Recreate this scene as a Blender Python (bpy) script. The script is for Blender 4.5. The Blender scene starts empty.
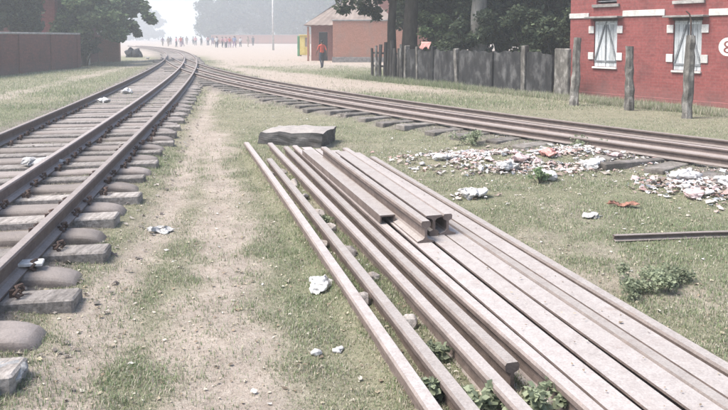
import bpy, bmesh, math, random
import numpy as np
from mathutils import Vector, Matrix

random.seed(7)
rng = np.random.default_rng(7)
sc = bpy.context.scene
C = sc.collection
R = math.radians

# ------------------------------------------------------------------ camera, sky, sun, exposure
cam_d = bpy.data.cameras.new('camera')
cam = bpy.data.objects.new('camera', cam_d)
C.objects.link(cam)
cam.location = (0, 0, 1.6)
cam.rotation_euler = (R(90) - math.atan(45 / 680), 0, 0)
cam_d.sensor_width = 36
cam_d.lens = 36 * 680 / 728
cam_d.shift_y = -123 / 728
cam_d.clip_start = 0.05
cam_d.clip_end = 4000
sc.camera = cam

SUN_EL, SUN_AZ = 58, -105          # degrees; azimuth measured from +Y (ahead) towards +X
world = bpy.data.worlds.new('World')
sc.world = world
world.use_nodes = True
wn = world.node_tree
bg = wn.nodes['Background']
sky = wn.nodes.new('ShaderNodeTexSky')
sky.sky_type = 'NISHITA'
sky.sun_disc = False
sky.sun_elevation = R(SUN_EL)
sky.sun_rotation = R(SUN_AZ)
sky.air_density = 1.0
sky.dust_density = 2.5
sky.ozone_density = 0.6
wn.links.new(sky.outputs[0], bg.inputs[0])
bg.inputs[1].default_value = 0.11
sun_d = bpy.data.lights.new('sun', 'SUN')
sun_d.energy = 2.5
sun_d.angle = R(30)
sun_d.color = (1.0, 0.95, 0.88)
sun = bpy.data.objects.new('sun', sun_d)
C.objects.link(sun)
sdir = Vector((math.sin(R(SUN_AZ)) * math.cos(R(SUN_EL)), math.cos(R(SUN_AZ)) * math.cos(R(SUN_EL)), math.sin(R(SUN_EL))))
sun.rotation_euler = sdir.to_track_quat('Z', 'Y').to_euler()
sun.location = (0, 0, 40)
sc.view_settings.view_transform = 'Standard'
sc.view_settings.look = 'None'
sc.view_settings.gamma = 1
sc.view_settings.exposure = 1.42
sc.render.engine = 'CYCLES'
sc.cycles.volume_bounces = 2
sc.cycles.max_bounces = 6
sc.cycles.use_denoising = True
HAZE_DENSITY = 0.0041

# ------------------------------------------------------------------ helpers: naming
def tag(o, label=None, cat=None, group=None, kind=None):
    if label: o['label'] = label
    if cat: o['category'] = cat
    if group: o['group'] = group
    if kind: o['kind'] = kind
    return o

def empty(name, loc=(0, 0, 0), rz=0.0):
    o = bpy.data.objects.new(name, None)
    C.objects.link(o)
    o.location = loc
    o.rotation_euler = (0, 0, rz)
    o.empty_display_size = 0.2
    return o

def link(name, me, mat=None, parent=None, loc=(0, 0, 0), rot=(0, 0, 0), scale=(1, 1, 1)):
    if mat is not None and not me.materials:
        me.materials.append(mat)
    o = bpy.data.objects.new(name, me)
    C.objects.link(o)
    o.parent = parent
    o.location = loc
    o.rotation_euler = rot
    o.scale = scale
    return o

# ------------------------------------------------------------------ helpers: noise
def _hash(ix, iy, seed):
    h = (ix.astype(np.int64) * 374761393 + iy.astype(np.int64) * 668265263 + seed * 1442695041) & 0x7fffffff
    h = ((h ^ (h >> 13)) * 1274126177) & 0x7fffffff
    return ((h ^ (h >> 16)) & 0xffff) / 65535.0

def vnoise(x, y, seed=0):
    x = np.asarray(x, float); y = np.asarray(y, float)
    ix = np.floor(x); iy = np.floor(y)
    fx = x - ix; fy = y - iy
    fx = fx * fx * (3 - 2 * fx); fy = fy * fy * (3 - 2 * fy)
    a = _hash(ix, iy, seed); b = _hash(ix + 1, iy, seed)
    c = _hash(ix, iy + 1, seed); d = _hash(ix + 1, iy + 1, seed)
    return (a * (1 - fx) + b * fx) * (1 - fy) + (c * (1 - fx) + d * fx) * fy

def fbm(x, y, seed=0, octv=4):
    s = 0; a = 0.5; t = 0
    for k in range(octv):
        s = s + a * vnoise(x * 2 ** k, y * 2 ** k, seed + k); t += a; a *= 0.5
    return s / t

def sstep(a, b, x):
    t = np.clip((x - a) / (b - a), 0, 1)
    return t * t * (3 - 2 * t)

# ------------------------------------------------------------------ helpers: meshes
class MB:
    def __init__(s):
        s.v = []; s.f = []; s.m = []
    def add(s, vs, fs, m=0):
        n = len(s.v)
        s.v.extend([tuple(q) for q in vs])
        for f in fs:
            s.f.append(tuple(i + n for i in f)); s.m.append(m)
        return s
    def box(s, x0, x1, y0, y1, z0, z1, m=0, b=0.0):
        if b <= 0:
            vs = [(x, y, z) for z in (z0, z1) for y in (y0, y1) for x in (x0, x1)]
            s.add(vs, [(0, 2, 3, 1), (4, 5, 7, 6), (0, 1, 5, 4), (2, 6, 7, 3), (0, 4, 6, 2), (1, 3, 7, 5)], m)
        else:                                      # chamfered top and vertical edges
            b = min(b, (x1 - x0) * .45, (y1 - y0) * .45, (z1 - z0) * .45)
            def ring(z, i, c):
                return [(x0 + i + c, y0 + i, z), (x1 - i - c, y0 + i, z), (x1 - i, y0 + i + c, z), (x1 - i, y1 - i - c, z),
                        (x1 - i - c, y1 - i, z), (x0 + i + c, y1 - i, z), (x0 + i, y1 - i - c, z), (x0 + i, y0 + i + c, z)]
            vs = ring(z0 + b, 0, b) + ring(z1 - b, 0, b) + ring(z1, b, b) + ring(z0, b, b)
            fs = []
            for a, c in ((0, 8), (8, 16), (24, 0)):
                for k in range(8):
                    fs.append((a + k, a + (k + 1) % 8, c + (k + 1) % 8, c + k))
            fs.append(tuple(range(16, 24))); fs.append(tuple(reversed(range(24, 32))))
            s.add(vs, fs, m)
        return s
    def tube(s, pts, rad, n=8, m=0, cap=True):
        pts = [Vector(p) for p in pts]
        vs = []; L = len(pts)
        for i, p in enumerate(pts):
            t = (pts[min(i + 1, L - 1)] - pts[max(i - 1, 0)])
            t = t.normalized() if t.length > 1e-9 else Vector((0, 0, 1))
            ref = Vector((1, 0, 0)) if abs(t.x) < .9 else Vector((0, 1, 0))
            a = t.cross(ref).normalized(); b = t.cross(a)
            r = rad[i] if hasattr(rad, '__len__') else rad
            for k in range(n):
                w = 2 * math.pi * k / n
                vs.append(p + (a * math.cos(w) + b * math.sin(w)) * r)
        fs = []
        for i in range(L - 1):
            for k in range(n):
                fs.append((i * n + k, i * n + (k + 1) % n, (i + 1) * n + (k + 1) % n, (i + 1) * n + k))
        if cap:
            fs.append(tuple(range(n))); fs.append(tuple(range((L - 1) * n, L * n)))
        s.add(vs, fs, m)
        return s
    def sweep(s, pts, prof, m=0):
        """sweep closed profile (lateral, height) along a 3D polyline, level frames"""
        pts = [Vector(p) for p in pts]; L = len(pts); n = len(prof); vs = []
        for i, p in enumerate(pts):
            t = pts[min(i + 1, L - 1)] - pts[max(i - 1, 0)]
            t.z = 0; t.normalize()
            r = Vector((t.y, -t.x, 0))
            for (a, h) in prof:
                vs.append(p + r * a + Vector((0, 0, h)))
        fs = []
        for i in range(L - 1):
            for k in range(n):
                fs.append((i * n + k, i * n + (k + 1) % n, (i + 1) * n + (k + 1) % n, (i + 1) * n + k))
        fs.append(tuple(range(n))); fs.append(tuple(reversed(range((L - 1) * n, L * n))))
        s.add(vs, fs, m)
        return s
    def mesh(s, name, mats=None, smooth=False):
        me = bpy.data.meshes.new(name)
        me.from_pydata(s.v, [], s.f)
        if any(s.m):
            me.polygons.foreach_set('material_index', s.m)
        for q in (mats if isinstance(mats, (list, tuple)) else [mats] if mats else []):
            me.materials.append(q)
        bm = bmesh.new(); bm.from_mesh(me)
        bmesh.ops.recalc_face_normals(bm, faces=bm.faces)
        bm.to_mesh(me); bm.free()
        if smooth:
            me.polygons.foreach_set('use_smooth', [True] * len(me.polygons))
        me.update()
        return me
    def build(s, name, mats=None, parent=None, smooth=False, loc=(0, 0, 0), rot=(0, 0, 0)):
        return link(name, s.mesh(name, mats, smooth), None, parent, loc, rot)

def jitter(me, amt, freq=3.0, seed=0):
    from mathutils import noise
    for v in me.vertices:
        q = v.co * freq + Vector((seed * 7.3, seed * 3.1, seed))
        v.co += Vector((noise.noise(q), noise.noise(q + Vector((31, 0, 0))), noise.noise(q + Vector((0, 47, 0))))) * amt
    me.update()

def np_mesh(name, verts, faces, mat, col=None):
    """verts (N,3), faces (M,k) all the same k; col (N,3) -> point colour attribute 'Col'"""
    verts = np.ascontiguousarray(verts, np.float32); faces = np.ascontiguousarray(faces, np.int32)
    me = bpy.data.meshes.new(name)
    M_, k = faces.shape
    me.vertices.add(len(verts)); me.vertices.foreach_set('co', verts.ravel())
    me.loops.add(M_ * k); me.loops.foreach_set('vertex_index', faces.ravel())
    me.polygons.add(M_)
    me.polygons.foreach_set('loop_start', np.arange(M_, dtype=np.int32) * k)
    me.polygons.foreach_set('loop_total', np.full(M_, k, np.int32))
    if col is not None:
        at = me.attributes.new('Col', 'FLOAT_COLOR', 'POINT')
        c4 = np.ones((len(verts), 4), np.float32); c4[:, :3] = col
        at.data.foreach_set('color', c4.ravel())
    me.update(calc_edges=True)
    me.validate()
    me.materials.append(mat)
    return me

# ------------------------------------------------------------------ materials
def nodes(name):
    m = bpy.data.materials.new(name); m.use_nodes = True
    nt = m.node_tree; b = nt.nodes['Principled BSDF']
    b.inputs['Specular IOR Level'].default_value = 0.25
    return m, nt, b

def nn(nt, t, **kw):
    n = nt.nodes.new(t)
    for k, v in kw.items():
        setattr(n, k, v)
    return n

def ramp(nt, stops):
    r = nn(nt, 'ShaderNodeValToRGB')
    e = r.color_ramp.elements
    while len(e) < len(stops): e.new(0.5)
    for q, (p, c) in zip(e, stops):
        q.position = p; q.color = (*c, 1)
    return r

def noise_n(nt, vec, scale, detail=6, rough=.6, stretch=None):
    n = nn(nt, 'ShaderNodeTexNoise')
    n.inputs['Scale'].default_value = scale; n.inputs['Detail'].default_value = detail; n.inputs['Roughness'].default_value = rough
    if stretch:
        mp = nn(nt, 'ShaderNodeMapping'); mp.inputs['Scale'].default_value = stretch
        nt.links.new(vec, mp.inputs[0]); nt.links.new(mp.outputs[0], n.inputs[0])
    else:
        nt.links.new(vec, n.inputs[0])
    return n

def mixc(nt, fac, a, b, mode='MIX'):
    m = nn(nt, 'ShaderNodeMix', data_type='RGBA', blend_type=mode)
    for i, q in ((0, fac), (6, a), (7, b)):
        if isinstance(q, bpy.types.NodeSocket): nt.links.new(q, m.inputs[i])
        elif i == 0: m.inputs[0].default_value = q
        else: m.inputs[i].default_value = (*q, 1)
    return m.outputs[2]

def bump(nt, b, h, strength=.4, dist=.02):
    bp = nn(nt, 'ShaderNodeBump'); bp.inputs['Strength'].default_value = strength; bp.inputs['Distance'].default_value = dist
    nt.links.new(h, bp.inputs['Height']); nt.links.new(bp.outputs[0], b.inputs['Normal'])

def surf(name, dark, mid, light, scale=6, rough=.85, bstr=.4, bdist=.015, stretch=None, vary=.25, coord='world', spec=.25, metal=0, fine=60):
    m, nt, b = nodes(name)
    if coord == 'world':
        vec = nn(nt, 'ShaderNodeNewGeometry').outputs['Position']
    else:
        vec = nn(nt, 'ShaderNodeTexCoord').outputs['Object']
    n1 = noise_n(nt, vec, scale, 8, .65, stretch)
    r = ramp(nt, [(.28, dark), (.5, mid), (.72, light)])
    nt.links.new(n1.outputs[0], r.inputs[0])
    n2 = noise_n(nt, vec, fine, 5, .7)
    r2 = ramp(nt, [(.3, (.72, .72, .72)), (.7, (1.22, 1.22, 1.22))])
    nt.links.new(n2.outputs[0], r2.inputs[0])
    c = mixc(nt, 1.0, r.outputs[0], r2.outputs[0], 'MULTIPLY')
    oi = nn(nt, 'ShaderNodeObjectInfo')
    rv = ramp(nt, [(0, (1 - vary,) * 3), (1, (1 + vary,) * 3)])
    nt.links.new(oi.outputs['Random'], rv.inputs[0])
    c = mixc(nt, 1.0, c, rv.outputs[0], 'MULTIPLY')
    nt.links.new(c, b.inputs['Base Color'])
    b.inputs['Roughness'].default_value = rough; b.inputs['Specular IOR Level'].default_value = spec; b.inputs['Metallic'].default_value = metal
    mx = nn(nt, 'ShaderNodeMath', operation='ADD'); nt.links.new(n1.outputs[0], mx.inputs[0]); nt.links.new(n2.outputs[0], mx.inputs[1])
    bump(nt, b, mx.outputs[0], bstr, bdist)
    return m

def rusty(name, rust_d, rust_l, dust, dust_amt=.8, scale=9):
    """rusty rail steel with settled dust on its upward faces"""
    m, nt, b = nodes(name)
    g = nn(nt, 'ShaderNodeNewGeometry')
    n1 = noise_n(nt, g.outputs['Position'], scale, 8, .7)
    n2 = noise_n(nt, g.outputs['Position'], 90, 4, .7)
    r = ramp(nt, [(.3, rust_d), (.7, rust_l)]); nt.links.new(n1.outputs[0], r.inputs[0])
    sx = nn(nt, 'ShaderNodeSeparateXYZ'); nt.links.new(g.outputs['True Normal'], sx.inputs[0])
    mr = nn(nt, 'ShaderNodeMapRange'); mr.inputs[1].default_value = .4; mr.inputs[2].default_value = .9; mr.inputs[4].default_value = dust_amt
    nt.links.new(sx.outputs[2], mr.inputs[0])
    n4 = noise_n(nt, g.outputs['Position'], scale * 1.6, 12, .85)
    r3 = ramp(nt, [(.3, (.5,) * 3), (.58, (1.0,) * 3)]); nt.links.new(n4.outputs[0], r3.inputs[0])
    fm = nn(nt, 'ShaderNodeMath', operation='MULTIPLY'); nt.links.new(mr.outputs[0], fm.inputs[0]); nt.links.new(r3.outputs[0], fm.inputs[1])
    c = mixc(nt, fm.outputs[0], r.outputs[0], dust)
    r2 = ramp(nt, [(.3, (.8,) * 3), (.7, (1.15,) * 3)]); nt.links.new(n2.outputs[0], r2.inputs[0])
    c = mixc(nt, 1.0, c, r2.outputs[0], 'MULTIPLY')
    n5 = noise_n(nt, g.outputs['Position'], 3.1, 9, .8)
    r5 = ramp(nt, [(.56, (0,) * 3), (.7, (.5,) * 3)]); nt.links.new(n5.outputs[0], r5.inputs[0])
    c = mixc(nt, r5.outputs[0], c, tuple(.5 * q + .5 * w for q, w in zip(rust_l, (.2, .13, .09))))
    oi = nn(nt, 'ShaderNodeObjectInfo'); rv = ramp(nt, [(0, (.84, .82, .8)), (1, (1.12, 1.1, 1.1))]); nt.links.new(oi.outputs['Random'], rv.inputs[0])
    c = mixc(nt, 1.0, c, rv.outputs[0], 'MULTIPLY')
    nt.links.new(c, b.inputs['Base Color']); b.inputs['Roughness'].default_value = .75
    bump(nt, b, n2.outputs[0], .5, .006)
    return m

def attr_mat(name, trans=.3, rough=.7, vary=.0):
    m, nt, b = nodes(name)
    a = nn(nt, 'ShaderNodeAttribute', attribute_name='Col')
    nt.links.new(a.outputs['Color'], b.inputs['Base Color']); b.inputs['Roughness'].default_value = rough
    b.inputs['Specular IOR Level'].default_value = .15
    if trans > 0:
        t = nn(nt, 'ShaderNodeBsdfTranslucent'); nt.links.new(a.outputs['Color'], t.inputs[0])
        mx = nn(nt, 'ShaderNodeMixShader'); mx.inputs[0].default_value = trans
        nt.links.new(b.outputs[0], mx.inputs[1]); nt.links.new(t.outputs[0], mx.inputs[2])
        nt.links.new(mx.outputs[0], nt.nodes['Material Output'].inputs[0])
    return m

def brick_mat(name, c1, c2, mortar, bw=.24, bh=.075, stain=(.05, .045, .045), stain_amt=.4, bstr=.5):
    m, nt, b = nodes(name)
    tc = nn(nt, 'ShaderNodeTexCoord'); sx = nn(nt, 'ShaderNodeSeparateXYZ'); nt.links.new(tc.outputs['Object'], sx.inputs[0])
    ad = nn(nt, 'ShaderNodeMath', operation='ADD'); nt.links.new(sx.outputs[0], ad.inputs[0]); nt.links.new(sx.outputs[1], ad.inputs[1])
    cb = nn(nt, 'ShaderNodeCombineXYZ'); nt.links.new(ad.outputs[0], cb.inputs[0]); nt.links.new(sx.outputs[2], cb.inputs[1])
    bt = nn(nt, 'ShaderNodeTexBrick'); nt.links.new(cb.outputs[0], bt.inputs[0])
    bt.inputs['Color1'].default_value = (*c1, 1); bt.inputs['Color2'].default_value = (*c2, 1); bt.inputs['Mortar'].default_value = (*mortar, 1)
    bt.inputs['Scale'].default_value = 1; bt.inputs['Brick Width'].default_value = bw; bt.inputs['Row Height'].default_value = bh
    bt.inputs['Mortar Size'].default_value = .006; bt.inputs['Mortar Smooth'].default_value = .3
    n1 = noise_n(nt, tc.outputs['Object'], 1.4, 8, .7, (1, 1, .55))
    r = ramp(nt, [(.48, (0,) * 3), (.75, (stain_amt,) * 3)]); nt.links.new(n1.outputs[0], r.inputs[0])
    n2 = noise_n(nt, tc.outputs['Object'], 14, 6, .7); r2 = ramp(nt, [(.3, (.7,) * 3), (.7, (1.25,) * 3)]); nt.links.new(n2.outputs[0], r2.inputs[0])
    c = mixc(nt, 1.0, bt.outputs[0], r2.outputs[0], 'MULTIPLY')
    c = mixc(nt, r.outputs[0], c, stain)
    # damp grime rising from the ground, ragged with noise
    zz = nn(nt, 'ShaderNodeMath', operation='MULTIPLY_ADD'); zz.inputs[1].default_value = -1.5; zz.inputs[2].default_value = .75
    nt.links.new(sx.outputs[2], zz.inputs[0])
    ns = nn(nt, 'ShaderNodeMath', operation='MULTIPLY'); nt.links.new(zz.outputs[0], ns.inputs[0]); nt.links.new(n1.outputs[0], ns.inputs[1])
    ns.use_clamp = True
    c = mixc(nt, ns.outputs[0], c, (.16, .13, .12))
    nt.links.new(c, b.inputs['Base Color']); b.inputs['Roughness'].default_value = .9
    bump(nt, b, bt.outputs['Fac'], -bstr, .006)
    return m

MAT = {}
MAT['rail_stack'] = rusty('dusty rail steel', (.11, .086, .076), (.225, .18, .16), (.385, .36, .345), .95)
MAT['rail_track'] = rusty('track rail steel', (.115, .09, .082), (.205, .165, .15), (.34, .31, .298), .85)
MAT['trough'] = rusty('steel trough sleeper', (.085, .073, .066), (.22, .19, .173), (.31, .28, .26), .7, 7)
MAT['timber'] = surf('weathered sleeper timber', (.13, .117, .107), (.27, .245, .225), (.42, .385, .36), 5, .9, .6, .01, (6, 1, 6))
MAT['timber_dark'] = surf('dark sleeper timber', (.075, .066, .06), (.16, .145, .13), (.3, .27, .25), 5, .9, .6, .01)
MAT['clip'] = surf('rusted iron clip', (.05, .035, .03), (.09, .06, .05), (.15, .1, .08), 20, .7, .3, .004)
MAT['concrete_old'] = rusty('weathered block concrete', (.05, .05, .052), (.14, .135, .13), (.4, .37, .345), .9, 6)
MAT['wall_mossy'] = surf('mossy wall concrete', (.012, .012, .012), (.036, .036, .037), (.15, .147, .145), 3.4, .95, .6, .02, (1, 1, .5), .2)
MAT['post_pale'] = surf('lichen stained post concrete', (.03, .027, .025), (.15, .14, .125), (.42, .4, .37), 6, .95, .8, .02, (1, 1, .5), .15)
MAT['post_dark'] = surf('dark weathered wood', (.025, .022, .02), (.06, .055, .05), (.15, .14, .13), 6, .95, .7, .015, (1, 1, .25), .25)
MAT['bark_dark'] = surf('dark bark', (.02, .017, .014), (.045, .038, .032), (.09, .078, .066), 7, .95, .9, .02, (1, 1, .3))
MAT['bark_pale'] = surf('pale bark', (.1, .095, .085), (.19, .18, .16), (.3, .285, .255), 5, .95, .7, .02, (1, 1, .3))
MAT['brick_house'] = brick_mat('painted red brick', (.27, .082, .077), (.22, .062, .058), (.23, .105, .097), stain_amt=.5)
MAT['brick_wall'] = brick_mat('sooty boundary brick', (.17, .06, .05), (.125, .046, .04), (.1, .065, .055), stain_amt=.7, stain=(.03, .028, .026))
MAT['brick_far'] = brick_mat('faded red brick', (.33, .14, .11), (.28, .115, .09), (.24, .15, .12), stain_amt=.3)
MAT['mud'] = brick_mat('pinkish plastered brick', (.41, .2, .145), (.36, .17, .12), (.33, .19, .14), stain=(.24, .2, .17), stain_amt=.7)
MAT['whitewash'] = surf('stained whitewash', (.4, .38, .35), (.62, .6, .57), (.74, .72, .7), 5, .9, .3, .01)
MAT['sill'] = surf('grey cement trim', (.16, .15, .145), (.3, .285, .27), (.42, .4, .38), 6, .95, .4, .01)
MAT['shutter'] = surf('peeling pale shutter paint', (.32, .34, .35), (.5, .525, .535), (.64, .65, .655), 7, .8, .4, .006, (3, 3, .6))
MAT['shutter_brace'] = surf('grey brace timber', (.1, .11, .115), (.18, .19, .2), (.28, .29, .3), 8, .85)
MAT['dark_gap'] = surf('painted interior dark', (.012, .012, .012), (.02, .02, .02), (.035, .033, .03), 6)  # near-black colour stands in for the shade inside openings
MAT['tin'] = surf('weathered corrugated sheet', (.14, .105, .085), (.23, .18, .15), (.31, .255, .22), 1.5, .6, .2, .01, (1, 1, 1), .1)
MAT['red_roof'] = surf('rusted roof sheet', (.05, .035, .032), (.09, .06, .052), (.14, .1, .085), 2)
MAT['yellow'] = surf('faded yellow sheet', (.5, .38, .09), (.62, .5, .14), (.7, .6, .25), 3, .6)
MAT['green_paint'] = surf('green painted steel', (.05, .16, .07), (.08, .24, .11), (.13, .32, .16), 4, .6)
MAT['black_sheet'] = surf('black tarpaulin', (.008, .008, .01), (.014, .014, .017), (.03, .03, .035), 3, .55, .5, .03)
MAT['pole'] = surf('pale utility pole concrete', (.35, .34, .32), (.5, .49, .47), (.62, .61, .6), 4)
MAT['leaf'] = attr_mat('foliage', .35, .55)
MAT['grass'] = attr_mat('grass blades', .3, .8)
MAT['litter'] = attr_mat('mixed litter', .1, .7)
MAT['bag_white'] = surf('crumpled white plastic', (.4, .38, .365), (.55, .535, .52), (.68, .67, .66), 20, .55, .3, .01)
MAT['bag_pink'] = surf('crumpled pink plastic', (.5, .36, .35), (.6, .46, .45), (.68, .56, .55), 20, .55, .3, .01)
MAT['bag_red'] = surf('crumpled red plastic', (.38, .18, .16), (.47, .24, .215), (.53, .31, .285), 20, .55, .3, .01)
MAT['bag_grey'] = surf('crumpled grey rag', (.2, .2, .2), (.32, .315, .31), (.45, .44, .43), 20, .8, .4, .01)
MAT['cloth_orange'] = surf('rust orange cloth', (.3, .15, .11), (.38, .2, .15), (.44, .26, .2), 20, .9)
MAT['stone'] = surf('pale rubble', (.2, .17, .15), (.36, .32, .29), (.52, .49, .46), 14, .95, .6, .01)
MAT['skin'] = surf('brown skin', (.13, .07, .048), (.16, .088, .06), (.19, .105, .072), 9, .6, .05)
MAT['hair'] = surf('black hair', (.008, .007, .006), (.012, .011, .01), (.02, .018, .016), 30, .6)
MAT['shirt_red'] = surf('orange red shirt cloth', (.36, .06, .042), (.46, .082, .055), (.54, .12, .08), 8, .9, .4, .02)
MAT['trouser'] = surf('dark blue trouser cloth', (.03, .034, .045), (.045, .05, .064), (.065, .07, .09), 8, .9, .4, .02)
for nm, c in {'white': (.6, .58, .56), 'purple': (.2, .11, .2), 'blue': (.12, .17, .3), 'pink': (.45, .22, .24), 'tan': (.3, .24, .18)}.items():
    MAT['cloth_' + nm] = surf(nm + ' cloth', tuple(q * .85 for q in c), c, tuple(min(1, q * 1.12) for q in c), 8, .9)

# ------------------------------------------------------------------ track geometry (plan curves in metres)
LP = [-6.47733673e-06, -5.94676534e-04, -1.75461086e-01, -1.46112180e+00]        # right rail of the near-left line
AP = [-1.335035594822469e-04, 1.662422998581473e-02, -1.0286587781967282, 12.958586305228739]   # far rail of the crossing line
def curve_pt(P, y, off=0.0):
    s = np.polyval(np.polyder(P), y); x = np.polyval(P, y); h = math.hypot(1, s)
    return (x - off / h, y + off * s / h)       # off > 0 shifts to the left of the line
def left_x(y): return np.polyval(LP, y)
def branch_x(y): return np.polyval(AP, np.clip(y, -5, 62))

RAIL_H = .155
PROF = [(-.0625, 0), (.0625, 0), (.0625, .012), (.02, .026), (.009, .04), (.009, .105), (.033, .118), (.0355, .143), (.027, .155),
        (-.027, .155), (-.0355, .143), (-.033, .118), (-.009, .105), (-.009, .04), (-.02, .026), (-.0625, .012)]
PROF_INV = [(-a, RAIL_H - h) for a, h in PROF]
SLEEPER_TOP = .1

# ------------------------------------------------------------------ ground sheet
def seg_dist(px, py, pts):
    d = np.full(px.shape, 1e9)
    for (x0, y0), (x1, y1) in zip(pts[:-1], pts[1:]):
        dx, dy = x1 - x0, y1 - y0
        t = np.clip(((px - x0) * dx + (py - y0) * dy) / (dx * dx + dy * dy), 0, 1)
        d = np.minimum(d, np.hypot(px - x0 - t * dx, py - y0 - t * dy))
    return d

PATH_A = [(-1.05, 0), (-1.35, 2.8), (-1.6, 4.05), (-1.75, 5.9), (-2.25, 8.8), (-3.3, 14.0), (-4.5, 20.5)]
PATH_B = [(-.3, 0), (-.58, 2.85), (-.8, 3.6), (-1.05, 5.0), (-1.33, 6.3), (-1.7, 7.9), (-2.15, 9.6), (-2.6, 11.5)]
PATH_L = [(-8.6, 9), (-9.73, 18.1), (-10.83, 24.2), (-12.94, 37.6), (-16, 50)]
def masks(x, y):
    """returns dirt (0..1), bed (0..1), green (0..1)"""
    w = fbm(x * .9, y * .9, 3) - .5
    w2 = fbm(x * 3.5, y * 3.5, 11) - .5
    dirt = .92 * (1 - sstep(.03, .32, seg_dist(x, y, PATH_A) + w * .25 + w2 * .3))
    dirt = np.maximum(dirt, .95 * (1 - sstep(.05, .46, seg_dist(x, y, PATH_B) + w * .35 + w2 * .4)))
    dirt = np.maximum(dirt, .75 * (1 - sstep(.1, .55, seg_dist(x, y, PATH_L) + w * .8 + w2 * .4)))
    bx = branch_x(y)
    fence = .31 + (26.55 - y) * .609
    road = sstep(.7, 1.6, (x - bx) + w * 1.2) * sstep(17.5, 22, y + w * 3) * sstep(.0, 1.6, fence - .2 - x + w)
    road = np.maximum(road, sstep(33, 40, y + w * 6) * sstep(.5, 2, x - left_x(np.clip(y, 0, 110)) + w))
    road = np.maximum(road, sstep(52, 62, y + w * 6))
    dirt = np.maximum(dirt, road)
    # bare worn patches in the foreground field
    dirt = np.maximum(dirt, .5 * sstep(.58, .72, fbm(x * .55 + 4, y * .55 + 9, 21)) * sstep(14, 9, y))
    dirt = np.maximum(dirt, .6 * (1 - sstep(.15, .5, seg_dist(x, y, [(1.7, 4.4), (2.35, 4.0), (2.9, 3.7)]) + w2 * .4)))
    lx = left_x(np.clip(y, -5, 110))
    bed = sstep(.36, .2, x - lx + w2 * .3) * sstep(-3.1, -2.45, x - lx + w2 * .4) * (y < 100)
    nb = (x - bx) * .84
    bed2 = sstep(.75, .3, nb + w2 * .5) * sstep(-2.3, -1.85, nb + w2 * .5) * (y < 47)
    bed = np.maximum(bed, bed2 * .9)
    green = np.clip(.5 + (fbm(x * .35, y * .35, 31) - .5) * 2.2, 0, 1)
    green = np.maximum(green, np.exp(-(((x - 2.4) / 1.6) ** 2 + ((y - 5.5) / 2.0) ** 2)))
    green = np.maximum(green, .9 * np.exp(-(((x + .3) / .5) ** 2 + ((y - 4.6) / 1.3) ** 2)))
    return np.clip(dirt, 0, 1), np.clip(bed, 0, 1), green

def gz(x, y):
    x = np.asarray(x, float); y = np.asarray(y, float)
    near = sstep(60, 30, np.hypot(x, y))
    z = (fbm(x * .7, y * .7, 51) - .5) * .05 + (fbm(x * 6, y * 6, 61, 3) - .5) * .022
    z = z * near - .012
    heap = np.exp(-(((x - 2.1) / 1.25) ** 2 + ((y - 8.75) / .55) ** 2)) + .8 * np.exp(-(((x - 3.55) / .5) ** 2 + ((y - 6.9) / .6) ** 2))
    lx = left_x(np.clip(y, -5, 110)); nb = (x - branch_x(y)) * .84
    bed = (sstep(.75, .4, x - lx) * sstep(-2.7, -2.3, x - lx) * .03 + sstep(.3, .12, x - lx) * sstep(-2.3, -2.05, x - lx) * .03) * (y < 100)
    bed = np.maximum(bed, sstep(.95, .25, nb) * sstep(-2.35, -1.75, nb) * (y < 50) * .075)
    lat = x + (y - 2.54) * .2828
    bed = np.maximum(bed, sstep(.2, .3, lat) * sstep(1.85, 1.74, lat) * sstep(9.8, 9.3, y) * (.026 + .016 * sstep(.95, .85, lat)))
    return z + .09 * heap + bed

def axis(lo, fine_lo, fine_hi, hi, step, grow):
    a = list(np.arange(fine_lo, fine_hi, step))
    s = step; q = fine_hi
    while q < hi:
        a.append(q); s *= grow; q += s
    a.append(hi)
    s = step; q = fine_lo - step; b = []
    while q > lo:
        b.append(q); s *= grow; q -= s
    b.append(lo)
    return np.array(b[::-1] + a)
gx = axis(-1200, -5.5, 6.5, 1200, .055, 1.045)
gy = axis(-60, 1.8, 13, 1300, .055, 1.03)
GX, GY = np.meshgrid(gx, gy)
GZ = gz(GX, GY)
nx, ny = len(gx), len(gy)
idx = np.arange(nx * ny).reshape(ny, nx)
quads = np.stack([idx[:-1, :-1], idx[:-1, 1:], idx[1:, 1:], idx[1:, :-1]], -1).reshape(-1, 4)
mdirt, mbed, mgreen = masks(GX, GY)
mg, nt, b = nodes('field soil')
a = nn(nt, 'ShaderNodeAttribute', attribute_name='Col'); sx = nn(nt, 'ShaderNodeSeparateColor'); nt.links.new(a.outputs['Color'], sx.inputs[0])
pos = nn(nt, 'ShaderNodeNewGeometry').outputs['Position']
n1 = noise_n(nt, pos, 3.2, 8, .65); n2 = noise_n(nt, pos, 26, 8, .75); n3 = noise_n(nt, pos, 120, 4, .7)
rg = ramp(nt, [(.3, (.165, .16, .105)), (.5, (.25, .235, .165)), (.7, (.35, .32, .245))]); nt.links.new(n2.outputs[0], rg.inputs[0])
rd = ramp(nt, [(.3, (.295, .243, .203)), (.5, (.395, .335, .285)), (.72, (.49, .43, .372))]); nt.links.new(n2.outputs[0], rd.inputs[0])
rb = ramp(nt, [(.3, (.12, .105, .092)), (.5, (.2, .175, .155)), (.72, (.31, .28, .25))]); nt.links.new(n2.outputs[0], rb.inputs[0])
gr = mixc(nt, sx.outputs[2], rg.outputs[0], (.17, .19, .11)); 
gm = nt.nodes[-1]; 
halfg = nn(nt, 'ShaderNodeMath', operation='MULTIPLY'); halfg.inputs[1].default_value = .45; nt.links.new(sx.outputs[2], halfg.inputs[0]); nt.links.new(halfg.outputs[0], gm.inputs[0])
c = mixc(nt, sx.outputs[0], gr, rd.outputs[0])
c = mixc(nt, sx.outputs[1], c, rb.outputs[0])
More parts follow.
